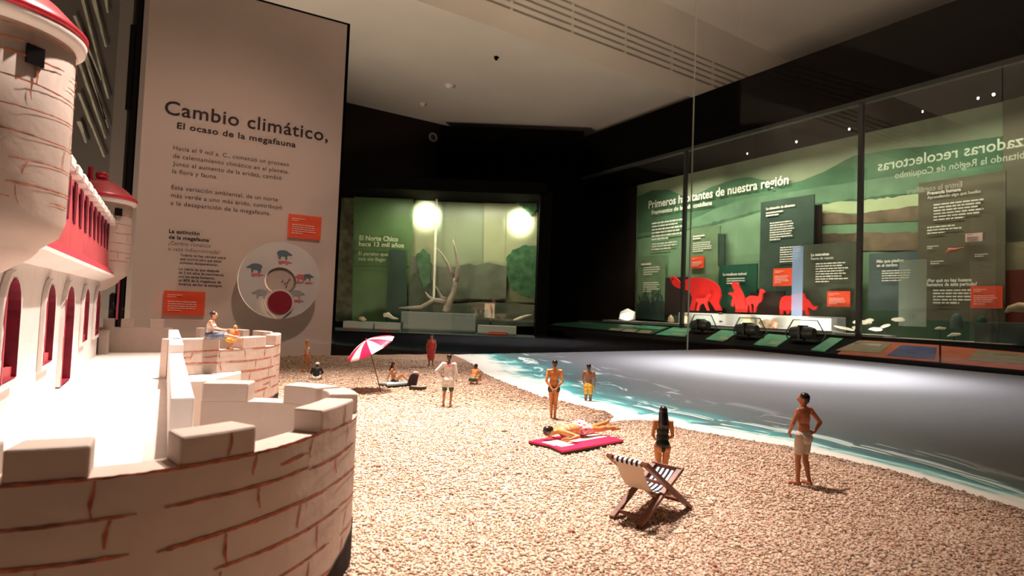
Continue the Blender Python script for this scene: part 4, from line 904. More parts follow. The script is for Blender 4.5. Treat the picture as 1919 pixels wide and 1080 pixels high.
def paint(P, S, s0, s1, z0, z1, dz, seed, wd=.012, gap=(.28, .6), z_top_extra=None):
    rr = random.Random(seed); mb = MB(); z = z1; row = 0
    while z > z0:
        s = s0+rr.uniform(0, .2)
        while s < s1-.05:
            e = min(s1, s+rr.uniform(.35, 1.1)); ribbon(mb, P, S, s, e, z+rr.uniform(-.008, .008), z+rr.uniform(-.008, .008), wd*rr.uniform(.7, 1.1), rr.random()); s = e+(rr.uniform(.02, .12) if rr.random() < .6 else 0)
        s = s0+rr.uniform(0, .3)
        while s < s1-.03:
            ribbon(mb, P, S, s, s+rr.uniform(-.02, .02), z-.01, z-dz*rr.uniform(.6, 1.0), wd*rr.uniform(.8, 1.3), rr.random())
            if rr.random() < .18: ribbon(mb, P, S, s-.02, max(s0, s-rr.uniform(.12, .25)), z-dz*.5, z-dz*.55, wd, rr.random())
            s += rr.uniform(*gap)
        z -= dz; row += 1
    return mb
TB = .15
# near bastion
nb = [Vector(p) for p in ((-2.9, 1.50), (-2.4, 1.58), (-1.9, 1.68), (-1.44, 1.82), (-1.12, 2.05), (-.90, 2.42), (-.79, 2.9), (-.84, 3.25), (-1.05, 3.48), (-1.4, 3.56), (-1.78, 3.50))]
P1 = smoothpath(nb); S1 = arclen(P1)
def s_at_px(P, S, x, z, lo=0, hi=None):
    hi = hi or S[-1]; best = (1e9, lo); n = 400
    for i in range(n+1):
        s = lo+(hi-lo)*i/n; p, _ = at(P, S, s); v = CM.transposed() @ Vector((p.x, p.y, z-EYE)); xx = 959.5+FPX*v.x/-v.z
        if abs(xx-x) < best[0]: best = (abs(xx-x), s)
    return best[1]
sR = max(range(len(P1)), key=lambda i: P1[i].x/P1[i].y); sR = S1[sR]
ZC, ZM = .765, .87
bw = cpart(wallseg(P1, S1, 0, S1[-1], -.05, ZC, TB), 'bastion_wall', plaster)
def merl(P, S, lst, zc, zm, t, par, m):
    for s0, s1 in lst:
        o = wallseg(P, S, s0, s1, zc-.004, zm, t).build('merlon', m, None, bevel=.008); o.parent = par; o.matrix_parent_inverse = par.matrix_parent_inverse @ Matrix.Identity(4)
    return
def child(o, par):   # sub-part built in world coordinates under a castle part (part's world matrix is identity)
    o.parent = par; return o
f = lambda x: s_at_px(P1, S1, x, ZM, 0, sR)
g_ = lambda x: s_at_px(P1, S1, x, ZM, sR, S1[-1])
for s0, s1 in ((f(-170), f(-40)), (f(4), f(170)), (f(341), f(482)), (f(604), f(663)), (g_(684.5), g_(648)), (g_(636), g_(556)), (g_(480), g_(352))):
    s0, s1 = min(s0, s1), max(s0, s1); child(wallseg(P1, S1, s0, s1, ZC-.004, ZM, TB).build('merlon', plaster, bevel=.010), bw)
mbp = paint(P1, S1, .0, sR+.35, .06, .765, .133, 11, .014)
for a, b in ((f(341), f(482)), (f(604), f(663))): ribbon(mbp, P1, S1, a+(b-a)*.62, a+(b-a)*.60, .86, .775, .016, 5)
tag(child(mbp.build('painted_joints', jointp, fix=False), bw), kind='stuff')
# dirt stain at its foot
stain = mat('soot_stain', (.03, .024, .022), .9, .1, .3, 12)
def stainmesh(P, S, s0, s1, hf, seed, off=.0045):
    vs = []; n = 40; rr = random.Random(seed)
    for i in range(n+1):
        t = i/n; p, o_ = at(P, S, s0+(s1-s0)*t); p = p+o_*off; h = hf(t)+.02*noise.noise(Vector((t*9, seed, 0)))
        vs += [(p.x, p.y, 0), (p.x, p.y, max(.005, h))]
    return MB().add(vs, [(2*i, 2*i+1, 2*i+3, 2*i+2) for i in range(n)])
tag(child(stainmesh(P1, S1, sR-.75, sR+.4, lambda t: .20*min(1, t*1.6), 3).build('stain', stain, fix=False), bw), kind='stuff')
# far bastion
fb = [Vector(p) for p in ((-3.72, 6.35), (-3.48, 6.72), (-3.22, 7.3), (-3.18, 8.0), (-3.4, 8.6), (-3.8, 9.0), (-4.3, 9.2), (-4.9, 9.25))]
P2 = smoothpath(fb); S2 = arclen(P2); f2R = S2[max(range(len(P2)), key=lambda i: P2[i].x/P2[i].y)]
ZC2, ZM2 = .76, .90
fw = cpart(wallseg(P2, S2, 0, S2[-1], -.05, ZC2, .14), 'bastion_wall', plaster)
ff = lambda x: s_at_px(P2, S2, x, ZM2, 0, f2R); fg = lambda x: s_at_px(P2, S2, x, ZM2, f2R, S2[-1])
for s0, s1 in ((0, ff(413)), (ff(456), ff(500)), (ff(518), fg(524)), (fg(512), fg(488)), (fg(468), fg(430)), (fg(386), fg(338))):
    s0, s1 = min(s0, s1), max(s0, s1)
    if s1-s0 > .02: child(wallseg(P2, S2, s0, s1, ZC2-.004, ZM2, .14).build('merlon', plaster, bevel=.010), fw)
tag(child(paint(P2, S2, .02, f2R+.2, .06, .755, .135, 12, .016, (.3, .6)).build('painted_joints', jointp, fix=False), fw), kind='stuff')
tag(child(stainmesh(P2, S2, f2R-1.0, f2R+.3, lambda t: .05+.05*t, 5).build('stain', stain, fix=False), fw), kind='stuff')
# terrace and floors
ZF = .47; VF = -.845
def cslab(name, uv, z0, z1, m):
    return cpart(MB().prism([(C(u, v).x, C(u, v).y) for u, v in uv], [], z1-z0, Matrix.Translation((0, 0, z0))), name, m)
terr = cslab('terrace_floor', [(11.0, VF-.6), (11.0, .10), (3.62, .10), (3.62, .60), (3.0, .75), (2.7, .62), (2.62, .30), (2.58, .02), (2.56, -.3), (2.55, -1.45)], -.02, ZF, whitep)
cslab('bastion_floor', [(9.6, .1), (9.5, .4), (8.7, .9), (7.6, .80), (6.9, .4), (6.9, .1)], -.02, ZF+.02, whitep)
def cbox(name, u0, u1, v0, v1, z0, z1, m, bevel=0):
    M3 = Matrix((D1, M1, Vector((0, 0, 1)))).transposed()
    return cpart(MB().box(C((u0+u1)/2, (v0+v1)/2, (z0+z1)/2), u1-u0, v1-v0, z1-z0, M3), name, m, bevel=bevel)
cbox('parapet', 3.65, 6.62, .045, .16, ZF-.02, .81, whitep, .012)
cbox('parapet_end', 6.60, 9.6, .04, .165, ZF-.02, .90, whitep, .012)
# crosswise end wall with merlons
ew = cbox('end_wall', 10.9, 11.06, VF-.2, .1, ZF-.02, .86, plaster, .01)
M3c = Matrix((D1, M1, Vector((0, 0, 1)))).transposed()
for v0, v1 in ((VF+.02, VF+.16), (-.60, -.42), (-.22, -.02)):
    child(MB().box(C(10.98, (v0+v1)/2, .925), .16, v1-v0, .14, M3c).build('merlon', plaster, bevel=.01), ew)
cbox('low_block', 10.55, 10.9, VF, VF+.12, ZF-.01, .82, plaster, .01)
# facade with arched openings
ZW = 1.55
def arch(u, hw, z0, z1, n=10):
    r = hw; zs_ = z1-r*1.0
    return [(u-hw, z0), (u+hw, z0)]+[(u+hw*math.cos(a), zs_+r*math.sin(a)) for a in [PI*k/n for k in range(n+1)]]
ops = [(4.66, .20, .80, 1.44, 0), (6.02, .20, .78, 1.42, 0), (7.12, .30, ZF+.015, 1.43, 1), (8.5, .22, .80, 1.42, 0), (9.85, .24, .80, 1.42, 0)]
FM = Matrix.Translation(M1*VF) @ Matrix((D1, Vector((0, 0, 1)), M1)).transposed().to_4x4()   # local x=u, y=z, z=towards the terrace
outer = [(4.15, ZF-.02), (10.35, ZF-.02), (10.35, ZW), (4.15, ZW)]
fac = cpart(MB().prism(outer, [arch(*o[:4]) for o in ops], -.16, FM), 'facade_wall', whitep)
for u, hw, z0, z1, door in ops:
    fr = MB(); A = arch(u, hw, z0, z1); A2 = arch(u, hw+.05, z0-(.0 if door else .05), z1+.05)
    o = MB().prism(A2, [A], .035, FM).build('door_surround' if door else 'window_surround', whitep, bevel=.008); child(o, fac)
    o = MB().prism([(u-hw-.02, z0-.01), (u+hw+.02, z0-.01), (u+hw+.02, z1+.02), (u-hw-.02, z1+.02)], [], -.02, FM @ Matrix.Translation((0, 0, -.155))).build('red_door' if door else 'dark_recess', darkred); child(o, fac)
    # crimson painted reveal lining the arch
    n = len(A); vs = [FM @ Vector((a, b, .036)) for a, b in A]+[FM @ Vector((a, b, -.15)) for a, b in A]
    cx = u; sh = lambda a, b: (u+(a-u)*.975, b-(.005 if b > (z0+z1)/2 else -.005))
    vs = [FM @ Vector((*sh(a, b), .037)) for a, b in A]+[FM @ Vector((*sh(a, b), -.15)) for a, b in A]
    o = MB().add(vs, [(i, (i+1) % n, (i+1) % n+n, i+n) for i in range(n)]).build('red_reveal', mat('deep_crimson', (.20, .014, .03), .5, .3, .2, 8) if 'deep_crimson' not in MATS else MATS['deep_crimson'], fix=False); child(o, fac)
    # ragged red brush marks on the near jamb
    rr = random.Random(int(u*10)); pts = [(u-hw-.045, z0)]; z = z0
    while z < z1-.12: pts.append((u-hw-.045+rr.uniform(.0, .03), z)); z += .045
    pts += [(u-hw-.002, z1-.12), (u-hw-.002, z0)]
    o = MB().prism(pts, [], .004, FM @ Matrix.Translation((0, 0, .036))).build('brush_marks', crimson); child(o, fac)
    if not door:
        o = MB().prism([(u-hw-.01, z0-.0), (u+hw+.01, z0-.0), (u+hw+.01, z0+.07), (u-hw-.01, z0+.07)], [], .03, FM @ Matrix.Translation((0, 0, -.02))).build('sill', redwallm); child(o, fac)
mbs = MB()
# flared red skirt and red upper wall with slots
def useg(prof, u0, u1, m, name, par=None):
    vs = [C(u, v, z) for u in (u0, u1) for v, z in prof]; n = len(prof)
    mb = MB().add(vs, [tuple(range(n-1, -1, -1)), tuple(range(n, 2*n))]+[(i, (i+1) % n, (i+1) % n+n, i+n) for i in range(n)])
    o = mb.build(name, m); return under(o, castle) if par is None else child(o, par)
ledge = useg([(VF-.16, ZW-.001), (VF+.02, ZW-.001), (VF+.17, ZW+.07), (VF+.17, ZW+.10), (VF-.16, ZW+.10)], 4.15, 10.3, whitep, 'white_ledge')
useg([(VF-.16, ZW+.10), (VF+.165, ZW+.10), (VF+.10, ZW+.20), (VF-.16, ZW+.20)], 4.15, 10.25, crimson, 'red_skirt')
rw = useg([(VF-.16, ZW+.20), (VF+.10, ZW+.20), (VF+.07, 2.36), (VF-.16, 2.36)], 4.15, 10.2, redwallm, 'red_wall')
u = 4.3
while u < 10.1:
    child(MB().prism([(u, 2.00), (u+.12, 1.98), (u+.13, 2.345), (u-.01, 2.345)], [], .012, FM @ Matrix.Translation((0, 0, .085)) @ Matrix.Rotation(0.0, 4, 'X')).build('dark_slot', darkred), rw)
    child(MB().box(C(u+.22, VF+.02, 2.40), .24, .26, .10, M3c).build('white_cap', whitep, bevel=.02), rw)
    u += .42
# turrets
def turret(u, v, r, z0, z1, label_parts=True, seed=1, ball=True):
    c = C(u, v); tb_ = MB().lathe([(.02, z0-.30), (r*.35, z0-.24), (r*.62, z0-.16), (r*.70, z0-.12), (r*.72, z0-.10), (r*.93, z0-.03), (r, z0+.06), (r*1.0, (z0+z1)/2), (r*.985, z1), (0, z1)], (c.x, c.y, 0), 48)
    t = cpart(tb_, 'turret', plaster, smooth=False)
    for p_ in t.data.polygons: p_.use_smooth = abs(p_.normal.z) < .9
    Pt = [Vector((c.x+r*1.002*math.cos(-a), c.y+r*1.002*math.sin(-a))) for a in [2*PI*k/64+1.0 for k in range(65)]]; Pt = list(reversed(Pt)); St = arclen(Pt)
    tag(child(paint(Pt, St, 0, St[-1], z0+.10, z1-.08, .135, seed, .010, (.3, .55)).build('painted_joints', jointp, fix=False), t), kind='stuff')
    child(MB().lathe([(r*.98, z1-.05), (r*1.10, z1-.035), (r*1.115, z1+.0), (r*1.06, z1+.03), (r*.9, z1+.03)], (c.x, c.y, 0), 48).build('rim', whitep, smooth=True), t)
    child(MB().lathe([(r*1.06, z1+.015), (r*1.125, z1+.02), (r*1.125, z1+.045), (r*1.0, z1+.09), (r*.8, z1+.17), (r*.5, z1+.26), (r*.2, z1+.31), (0, z1+.32)], (c.x, c.y, 0), 48).build('dome_roof', domered, smooth=True), t)
    child(MB().ell((c.x, c.y, z1+.37), (.085, .085, .07), None, 16).build('finial', domered, smooth=True), t)
    return t, c
t1, c1 = turret(4.21, -.93, .40, 1.70, 2.80, seed=21)
t2, c2 = turret(10.43, -.92, .41, 1.68, 2.74, seed=22)
def topening(t, c, r, px_x, z, wd, hg):
    """small square black opening on the side of the turret seen at column px_x"""
    best = min(((abs((lambda v: 959.5+FPX*v.x/-v.z)(CM.transposed() @ Vector((c.x+r*math.cos(a), c.y+r*math.sin(a), z-EYE)))-px_x)), a) for a in [PI+.1+k*.01 for k in range(290)])[1]
    n = Vector((math.cos(best), math.sin(best), 0)); M = Matrix((Vector((-n.y, n.x, 0)), Vector((0, 0, 1)), n)).transposed()
    child(MB().box(Vector((c.x, c.y, z))+n*(r-.016), wd, hg, .05, M).build('opening', holem), t)
topening(t1, c1, .40, 66, 2.60, .085, .10)
topening(t2, c2, .41, 222, 2.56, .10, .11)
child(MB().box(c2+Vector((-.16, -.02, 2.75+.30)), .05, .05, .36).build('roof_post', domered), t2)
cbox('rear_body', 4.5, 10.3, VF-.8, VF-.22, -.02, 2.3, whitep)

# ================================================================ figurines
def cone_caps(mb, a, b, ra, rb, n=12):
    """closed round cone from a to b"""
    a = Vector(a); b = Vector(b); d = (b-a)
    if d.length < 1e-5: return mb.ell(a, (ra,)*3, None, n)
    d.normalize(); pts = []; rs = []
    for k in range(5):
        t = -PI/2+(PI/2)*k/4; pts.append(a+d*ra*math.sin(t)); rs.append(max(1e-4, ra*math.cos(t)))
    for k in range(5):
        t = (PI/2)*k/4; pts.append(b+d*rb*math.sin(t)); rs.append(max(1e-4, rb*math.cos(t)))
    return mb.tube(pts, rs, n)
def axes(up, side):
    z = Vector(up).normalized(); x = (Vector(side)-z*Vector(side).dot(z)).normalized(); y = z.cross(x); return Matrix((x, y, z)).transposed()
def remeshed(mb, name, m, voxel, parent, smooth_it=4):
    me = bpy.data.meshes.new('tmp'); me.from_pydata(mb.v, [], mb.f); bm = bmesh.new(); bm.from_mesh(me); bmesh.ops.remove_doubles(bm, verts=bm.verts, dist=1e-4); bmesh.ops.recalc_face_normals(bm, faces=bm.faces); bm.to_mesh(me); bm.free()
    o = bpy.data.objects.new('tmp', me); COL.objects.link(o)
    r = o.modifiers.new('r', 'REMESH'); r.mode = 'VOXEL'; r.voxel_size = voxel
    s = o.modifiers.new('s', 'SMOOTH'); s.iterations = smooth_it; s.factor = .5
    dg = bpy.context.evaluated_depsgraph_get(); dg.update(); out = bpy.data.meshes.new_from_object(o.evaluated_get(dg)); bpy.data.objects.remove(o); bpy.data.meshes.remove(me)
    out.name = name; out.materials.clear(); out.materials.append(m); out.polygons.foreach_set('use_smooth', [True]*len(out.polygons))
    ob = bpy.data.objects.new(name, out); COL.objects.link(ob)
    if parent is not None: ob.parent = parent
    return ob
SKIN = {'tan': mat('skin_tan', (.50, .22, .105), .42, .4, .08, 3), 'orange': mat('skin_orange', (.60, .25, .085), .42, .4, .08, 3), 'pale': mat('skin_pale', (.66, .36, .22), .45, .4, .08, 3), 'dark': mat('skin_dark', (.27, .115, .06), .45, .4, .1, 3), 'red': mat('skin_ruddy', (.46, .17, .085), .42, .4, .08, 3)}
HAIR = {'black': mat('hair_black', (.012, .009, .010), .3, .5), 'brown': mat('hair_brown', (.05, .022, .014), .4, .5), 'blond': mat('hair_blond', (.50, .30, .10), .5, .4), 'dk': mat('hair_dark_brown', (.022, .012, .010), .25, .6)}
CL = {'white': mat('cloth_white', (.74, .70, .64), .7, .2), 'offwhite': mat('cloth_off_white', (.62, .52, .43), .7, .2, .05, 6), 'black': mat('cloth_black', (.012, .016, .014), .5, .4), 'navy': mat('cloth_charcoal', (.03, .035, .04), .5, .4), 'green': mat('cloth_dark_green', (.03, .085, .06), .6, .3), 'yellow': mat('cloth_yellow', (.62, .36, .05), .6, .3, .2, 12), 'pink': mat('cloth_rose', (.62, .09, .095), .7, .2, .25, 10), 'grey': mat('cloth_grey_blue', (.16, .18, .24), .7, .2, .5, 9), 'orange': mat('cloth_orange', (.75, .17, .05), .6, .3, .2, 9)}
floral = mat('cloth_white_red_flowers', (.78, .72, .66), .7, .2, 0, 16, col2=(.70, .05, .10)); floral.node_tree.nodes['Color Ramp'].color_ramp.elements[0].position = .55; floral.node_tree.nodes['Color Ramp'].color_ramp.elements[1].position = .58
whitedot = mat('eye_white', (.7, .68, .65), .3, .5)
V = Vector
def human(label, loc, rz, H, J=None, skin='tan', hair='black', hair_style='short', wear=(), female=False, fat=1.0, headyaw=0, headpitch=0, group='beach figurines', voxel=.012, name='person', grip=.5, lie=None, cat='figurine'):
    """figure in metres, standing 1.75 high, +y is the way it faces, +x its right-hand side"""
    D = dict(pel=V((0, 0, .95)), chest=V((0, 0, 1.27)), neck=V((0, -.01, 1.47)), head=V((0, .015, 1.625)))
    sw = .165 if female else .185; hw = .095 if female else .088
    for s, k in ((1, 'R'), (-1, 'L')):
        D['sh'+k] = V((s*sw, -.01, 1.415)); D['el'+k] = V((s*(sw+.05), -.03, 1.13)); D['wr'+k] = V((s*(sw+.06), .04, .89)); D['hip'+k] = V((s*hw, 0, .90)); D['kn'+k] = V((s*hw, .015, .49)); D['an'+k] = V((s*hw, -.02, .075)); D['toe'+k] = V((s*(hw+.02), .16, .02))
    if J: D.update({k: V(v) for k, v in J.items()})
    root = empty(name, loc, label, cat, group, rz, H/1.75)
    if lie is not None: root.rotation_euler = lie
    up = D['chest']-D['pel']; side = D['hipR']-D['hipL']; A = axes(up, side); ch_side = D['shR']-D['shL']; A2 = axes(D['neck']-D['pel'], ch_side); fwd = A.col[1]; F2 = A2.col[1]
    g = 1.0 if not female else .88
    def torso(mb, inf=0.0, lo=True, hi=True):
        if lo:
            mb.ell(D['pel'], ((.160 if female else .15)*fat+inf, .108*fat+inf, .115+inf), A, 16)
            for k in 'LR': mb.ell(D['hip'+k]*.55+D['pel']*.45-fwd*.048-A.col[2]*.035, (.088*fat+inf,)*2+(.092+inf,), A, 12)
            mb.ell(D['pel'].lerp(D['chest'], .45), ((.125 if female else .14)*fat+inf, .092*fat+inf, .17+inf), A, 16)
        if hi:
            mb.ell(D['chest']+F2*.005, (.150*g*fat+inf, .105*fat+inf, .185+inf), A2, 16)
            mb.ell(D['chest']+A2.col[2]*.085, (.165*g*fat+inf, .088+inf, .10+inf), A2, 16)
            if female:
                for s in (1, -1): mb.ell(D['chest']+F2*.085+A2.col[0]*s*.07+A2.col[2]*.0, (.062+inf,)*3, A2, 10)
            else:
                for s in (1, -1): mb.ell(D['chest']+F2*.05+A2.col[0]*s*.07+A2.col[2]*.06, (.075+inf, .05+inf, .055+inf), A2, 10)
    def arm(mb, k, t0=0, t1=2, inf=0.0):
        a, b, c = D['sh'+k], D['el'+k], D['wr'+k]; r0, r1, r2 = (.054*g, .040*g, .027*g)
        if t0 < 1: cone_caps(mb, a.lerp(b, t0), a.lerp(b, min(1, t1)), r0+inf, r0+(r1-r0)*min(1, t1)+inf)
        if t0 == 0: mb.ell(a, (.060*g+inf,)*3, None, 12)
        if t1 > 1: cone_caps(mb, b, b.lerp(c, t1-1), r1+inf, r1+(r2-r1)*(t1-1)+inf); mb.ell(b.lerp(c, .28), (.041*g+inf,)*2+(.075+inf,), axes(c-b, A2.col[0]), 10)
    def leg(mb, k, t0=0, t1=2, inf=0.0):
        a, b, c = D['hip'+k], D['kn'+k], D['an'+k]; r0, r1, r2 = (.086*fat, .055*(.5+.5*fat), .036)
        cone_caps(mb, a.lerp(b, t0), a.lerp(b, min(1, t1)), r0+(r1-r0)*t0+inf, r0+(r1-r0)*min(1, t1)+inf)
        if t1 > 1: cone_caps(mb, b, b.lerp(c, t1-1), r1+inf, r1+(r2-r1)*(t1-1)+inf); bk = axes(c-b, D['hipR']-D['hipL']).col[1]; bk = bk if bk.dot(D['toe'+k]-c) < 0 else -bk; mb.ell(b.lerp(c, .3)+bk*.018, (.050, .046, .11), axes(c-b, A.col[0]), 12)
    mb = MB(); torso(mb)
    cone_caps(mb, D['neck']-A2.col[2]*.06, D['head']-V((0, .0, .05)), .060*g, .052*g)
    for k in 'LR': cone_caps(mb, D['neck']-A2.col[2]*.03, D['sh'+k], .050*g, .052*g)
    for k, s in (('R', 1), ('L', -1)):
        arm(mb, k); leg(mb, k)
        w_ = D['wr'+k]; fd = (w_-D['el'+k]).normalized(); hd = fd
        if 'ha'+k in D: hd = (D['ha'+k]-w_).normalized()
        pn = hd.cross(V((0, 0, 1)));
        if pn.length < .3: pn = A2.col[0]*s
        pn.normalize(); sd = hd.cross(pn); HA = Matrix((sd, pn, hd)).transposed()
        if sd.dot(F2) < 0: sd = -sd
        cone_caps(mb, w_, w_+hd*.03, .026*g, .028*g); mb.ell(w_+hd*.062, (.040*g, .017, .052), HA, 10)
        for q_ in range(4):
            b0 = w_+hd*.095+sd*(.029-.019*q_)*g; ln = (.066, .076, .071, .055)[q_]; m_ = b0+hd*ln*.5-pn*s*.004; e_ = m_+hd*ln*.45-pn*s*ln*.3*grip
            cone_caps(mb, b0-hd*.01, m_, .0095, .009, 6); cone_caps(mb, m_, e_, .009, .0075, 6)
        tb0 = w_+hd*.035+sd*.030*g; t1_ = tb0+hd*.03+sd*.028; cone_caps(mb, tb0, t1_, .013, .0105, 6); cone_caps(mb, t1_, t1_+hd*.030+sd*.004, .0105, .008, 6)
        an = D['an'+k]; toe = D['toe'+k]; fdv = (toe-an); dn_ = V((0, 0, -1)) if fdv.z < 0 else V((0, 0, -1)); heel = an+V((0, 0, -1))*.035-V((fdv.x, fdv.y, 0)).normalized()*.03 if abs(fdv.normalized().z) < .8 else an
        ball = an.lerp(toe, .62)
        cone_caps(mb, heel, ball, .038, .034); cone_caps(mb, ball, toe, .034, .024); mb.ell(an, (.038,)*3, None, 10)
        mb.ell(toe.lerp(ball, .5)+V((0, 0, -.002)), (.042, .05, .02), None, 8)
    hy = Matrix.Rotation(headyaw, 3, 'Z') @ Matrix.Rotation(headpitch, 3, 'X'); hc = D['head']
    base = axes(V((0, 0, 1)) if lie is None else A2.col[2], ch_side); HM = base @ hy
    mb.ell(hc+HM @ V((0, 0, .012)), (.074, .092, .105), HM, 16); mb.ell(hc+HM @ V((0, .028, -.045)), (.056, .060, .062), HM, 12); mb.ell(hc+HM @ V((0, .045, -.088)), (.028, .028, .024), HM, 8)
    mb.ell(hc+HM @ V((0, .098, -.014)), (.013, .020, .024), HM, 8); mb.ell(hc+HM @ V((0, .088, .02)), (.045, .012, .010), HM, 8)
    for s in (1, -1): mb.ell(hc+HM @ V((s*.078, -.005, -.005)), (.012, .02, .030), HM, 8)
    mb.ell(hc+HM @ V((0, .083, -.052)), (.024, .011, .010), HM, 8)
    body = remeshed(mb, 'body', SKIN[skin], voxel, root, 3)
    for s in (1, -1):
        MB().ell(hc+HM @ V((s*.030, .083, .004)), (.011, .008, .007), HM, 8).build('eye', whitedot, root, smooth=True)
        MB().ell(hc+HM @ V((s*.030, .0895, .004)), (.005, .004, .005), HM, 6).build('pupil', HAIR['black'], root, smooth=True)
    MB().ell(hc+HM @ V((0, .0925, -.053)), (.020, .004, .006), HM, 8).build('mouth', crimson, root, smooth=True)
    # hair
    hb = MB()
    if hair_style != 'bald':
        hb.ell(hc+HM @ V((0, -.020, .030)), (.086, .098, .100), HM, 16); hb.ell(hc+HM @ V((0, -.048, -.01)), (.070, .062, .085), HM, 12)
        if hair_style == 'long':
            cone_caps(hb, hc+HM @ V((0, -.05, -.03)), D['neck']-F2*.085-A2.col[2]*.08, .075, .085); hb.ell(D['neck']-F2*.075-A2.col[2]*.10, (.115, .04, .10), A2, 12)
            for s in (1, -1): cone_caps(hb, hc+HM @ V((s*.06, -.01, 0)), D['neck']-F2*.05+A2.col[0]*s*.075-A2.col[2]*.05, .030, .035)
        if hair_style == 'bob':
            for s in (1, -1): cone_caps(hb, hc+HM @ V((s*.06, -.02, .01)), hc+HM @ V((s*.05, -.035, -.10)), .035, .035)
            cone_caps(hb, hc+HM @ V((0, -.06, 0)), hc+HM @ V((0, -.07, -.11)), .055, .05)
        if hair_style == 'bun': hb.ell(hc+HM @ V((0, -.10, .05)), (.045,)*3, HM, 10)
        if hair_style == 'cap':
            hb.ell(hc+HM @ V((0, .0, .045)), (.088, .104, .085), HM, 16)
        remeshed(hb, 'hair' if hair_style != 'cap' else 'swim_cap', HAIR[hair], voxel*.9, root, 3)
    for w_ in wear:
        kind, m = w_[0], w_[1]; mb = MB(); nm = kind
        if kind == 'shorts':
            L_ = w_[2]; mb.ell(D['pel']+A.col[2]*.0, (.158*fat+.012, .118*fat+.010, .105), A, 16)
            for k in 'LR':
                leg(mb, k, 0.0, L_, .022); mb.ell(D['hip'+k]*.55+D['pel']*.45-fwd*.05-A.col[2]*.035, (.105*fat, .105*fat, .108), A, 12)
        elif kind == 'trunks':
            mb.ell(D['pel']-A.col[2]*.015, ((.165 if female else .155)*fat+.008, .122*fat, .080), A, 16)
            for k in 'LR': leg(mb, k, 0.0, .10, .012); mb.ell(D['hip'+k]*.55+D['pel']*.45-fwd*.05-A.col[2]*.035, (.095*fat, .097*fat, .090), A, 12)
        elif kind == 'swimsuit':
            mb.ell(D['pel']-fwd*.02+A.col[2]*.02, (.150*fat, .142*fat, .105), A, 16); mb.ell(D['pel'].lerp(D['chest'], .45), (.120*fat+.012, .10*fat+.006, .17), A, 16)
            mb.ell(D['chest']-A2.col[2]*.02, (.130*fat, .112, .150), A2, 16); mb.ell(D['pel']-A.col[2]*.07-fwd*.045, (.075, .105, .085), A, 12)
            for s in (1, -1): mb.ell(D['chest']+F2*.088+A2.col[0]*s*.07, (.066,)*3, A2, 10); cone_caps(mb, D['chest']+F2*.08+A2.col[0]*s*.07+A2.col[2]*.05, D['neck']+A2.col[0]*s*.08-A2.col[2]*.02+F2*.01, .016, .014, 8)
        elif kind == 'bikini_top':
            for s in (1, -1): mb.ell(D['chest']+F2*.09+A2.col[0]*s*.07, (.068, .062, .055), A2, 10)
            mb.ell(D['chest'], (.150*fat, .112*fat, .030), A2, 16)
        elif kind == 'shirt':
            torso(mb, .014, lo=False); mb.ell(D['pel'].lerp(D['chest'], .45), (.155*fat, .112*fat, .18), A, 16); mb.ell(D['pel']+A.col[2]*(.0 if len(w_) < 4 else .02), (.172*fat, .128*fat, .11), A, 16)
            for k in 'LR': arm(mb, k, 0, w_[2], .018)
            for k in 'LR': cone_caps(mb, D['neck']-A2.col[2]*.045, D['sh'+k], .048, .062)
            if len(w_) > 3:
                for k in 'LR': leg(mb, k, 0, w_[3], .034); mb.ell(D['hip'+k]*.55+D['pel']*.45-fwd*.055-A.col[2]*.035, (.122*fat, .122*fat, .125), A, 12)
        elif kind == 'tank':
            mb.ell(D['chest'], (.150*g*fat+.008, .112, .165), A2, 16); mb.ell(D['pel'].lerp(D['chest'], .45), (.125*fat+.01, .10, .18), A, 16)
            for s in (1, -1): mb.ell(D['chest']+F2*.088+A2.col[0]*s*.07, (.066,)*3, A2, 10)
        elif kind == 'dress':
            mb.ell(D['chest']-A2.col[2]*.02, (.165*fat, .125*fat, .15), A2, 16); cone_caps(mb, D['chest'], D['pel'], .135*fat, .165*fat, 20); cone_caps(mb, D['pel'], (D['knL']+D['knR'])/2+V((0, 0, .06)), .170*fat, .150*fat, 20)
            for s in (1, -1): mb.ell(D['chest']+F2*.10*fat+A2.col[0]*s*.07, (.085,)*3, A2, 10)
        elif kind == 'skirt':
            mb.ell(D['pel'], (.18, .13, .10), A, 16)
            for k in 'LR': leg(mb, k, 0, w_[2], .035)
            cone_caps(mb, D['pel'], (D['knL']+D['knR'])/2, .14, .12, 16)
        elif kind == 'collar':
            cone_caps(mb, D['neck']-A2.col[2]*.02-F2*.01, D['neck']+A2.col[2]*.012-F2*.01, .066, .062)
        remeshed(mb, nm, m, voxel*.95, root, 2)
    return root, D

def place(x, y): return onz(x, y)
def hgt(xf, yf, yt, posture=1.0):
    p = onz(xf, yf); r = ray((xf), yt); t = p.y/r.y; return (EYE+r.z*t)/posture
# 1 man, right, hand on hip
p = place(1504, 909)
human('tanned man in pale shorts standing alone with one hand on his hip', p, .55, hgt(1504, 909, 736), dict(elR=(.40, -.09, 1.17), wrR=(.185, -.10, 1.00), haR=(.10, -.02, .96), elL=(-.235, .07, 1.16), wrL=(-.16, .19, .96), haL=(-.08, .22, .90), anL=(-.12, .02, .075), knL=(-.11, .04, .49), toeL=(-.17, .19, .02), anR=(.12, -.06, .075), toeR=(.16, .10, .02)), 'red', 'dk', 'short', [('shorts', CL['offwhite'], .62)], headyaw=.55, voxel=.0085)
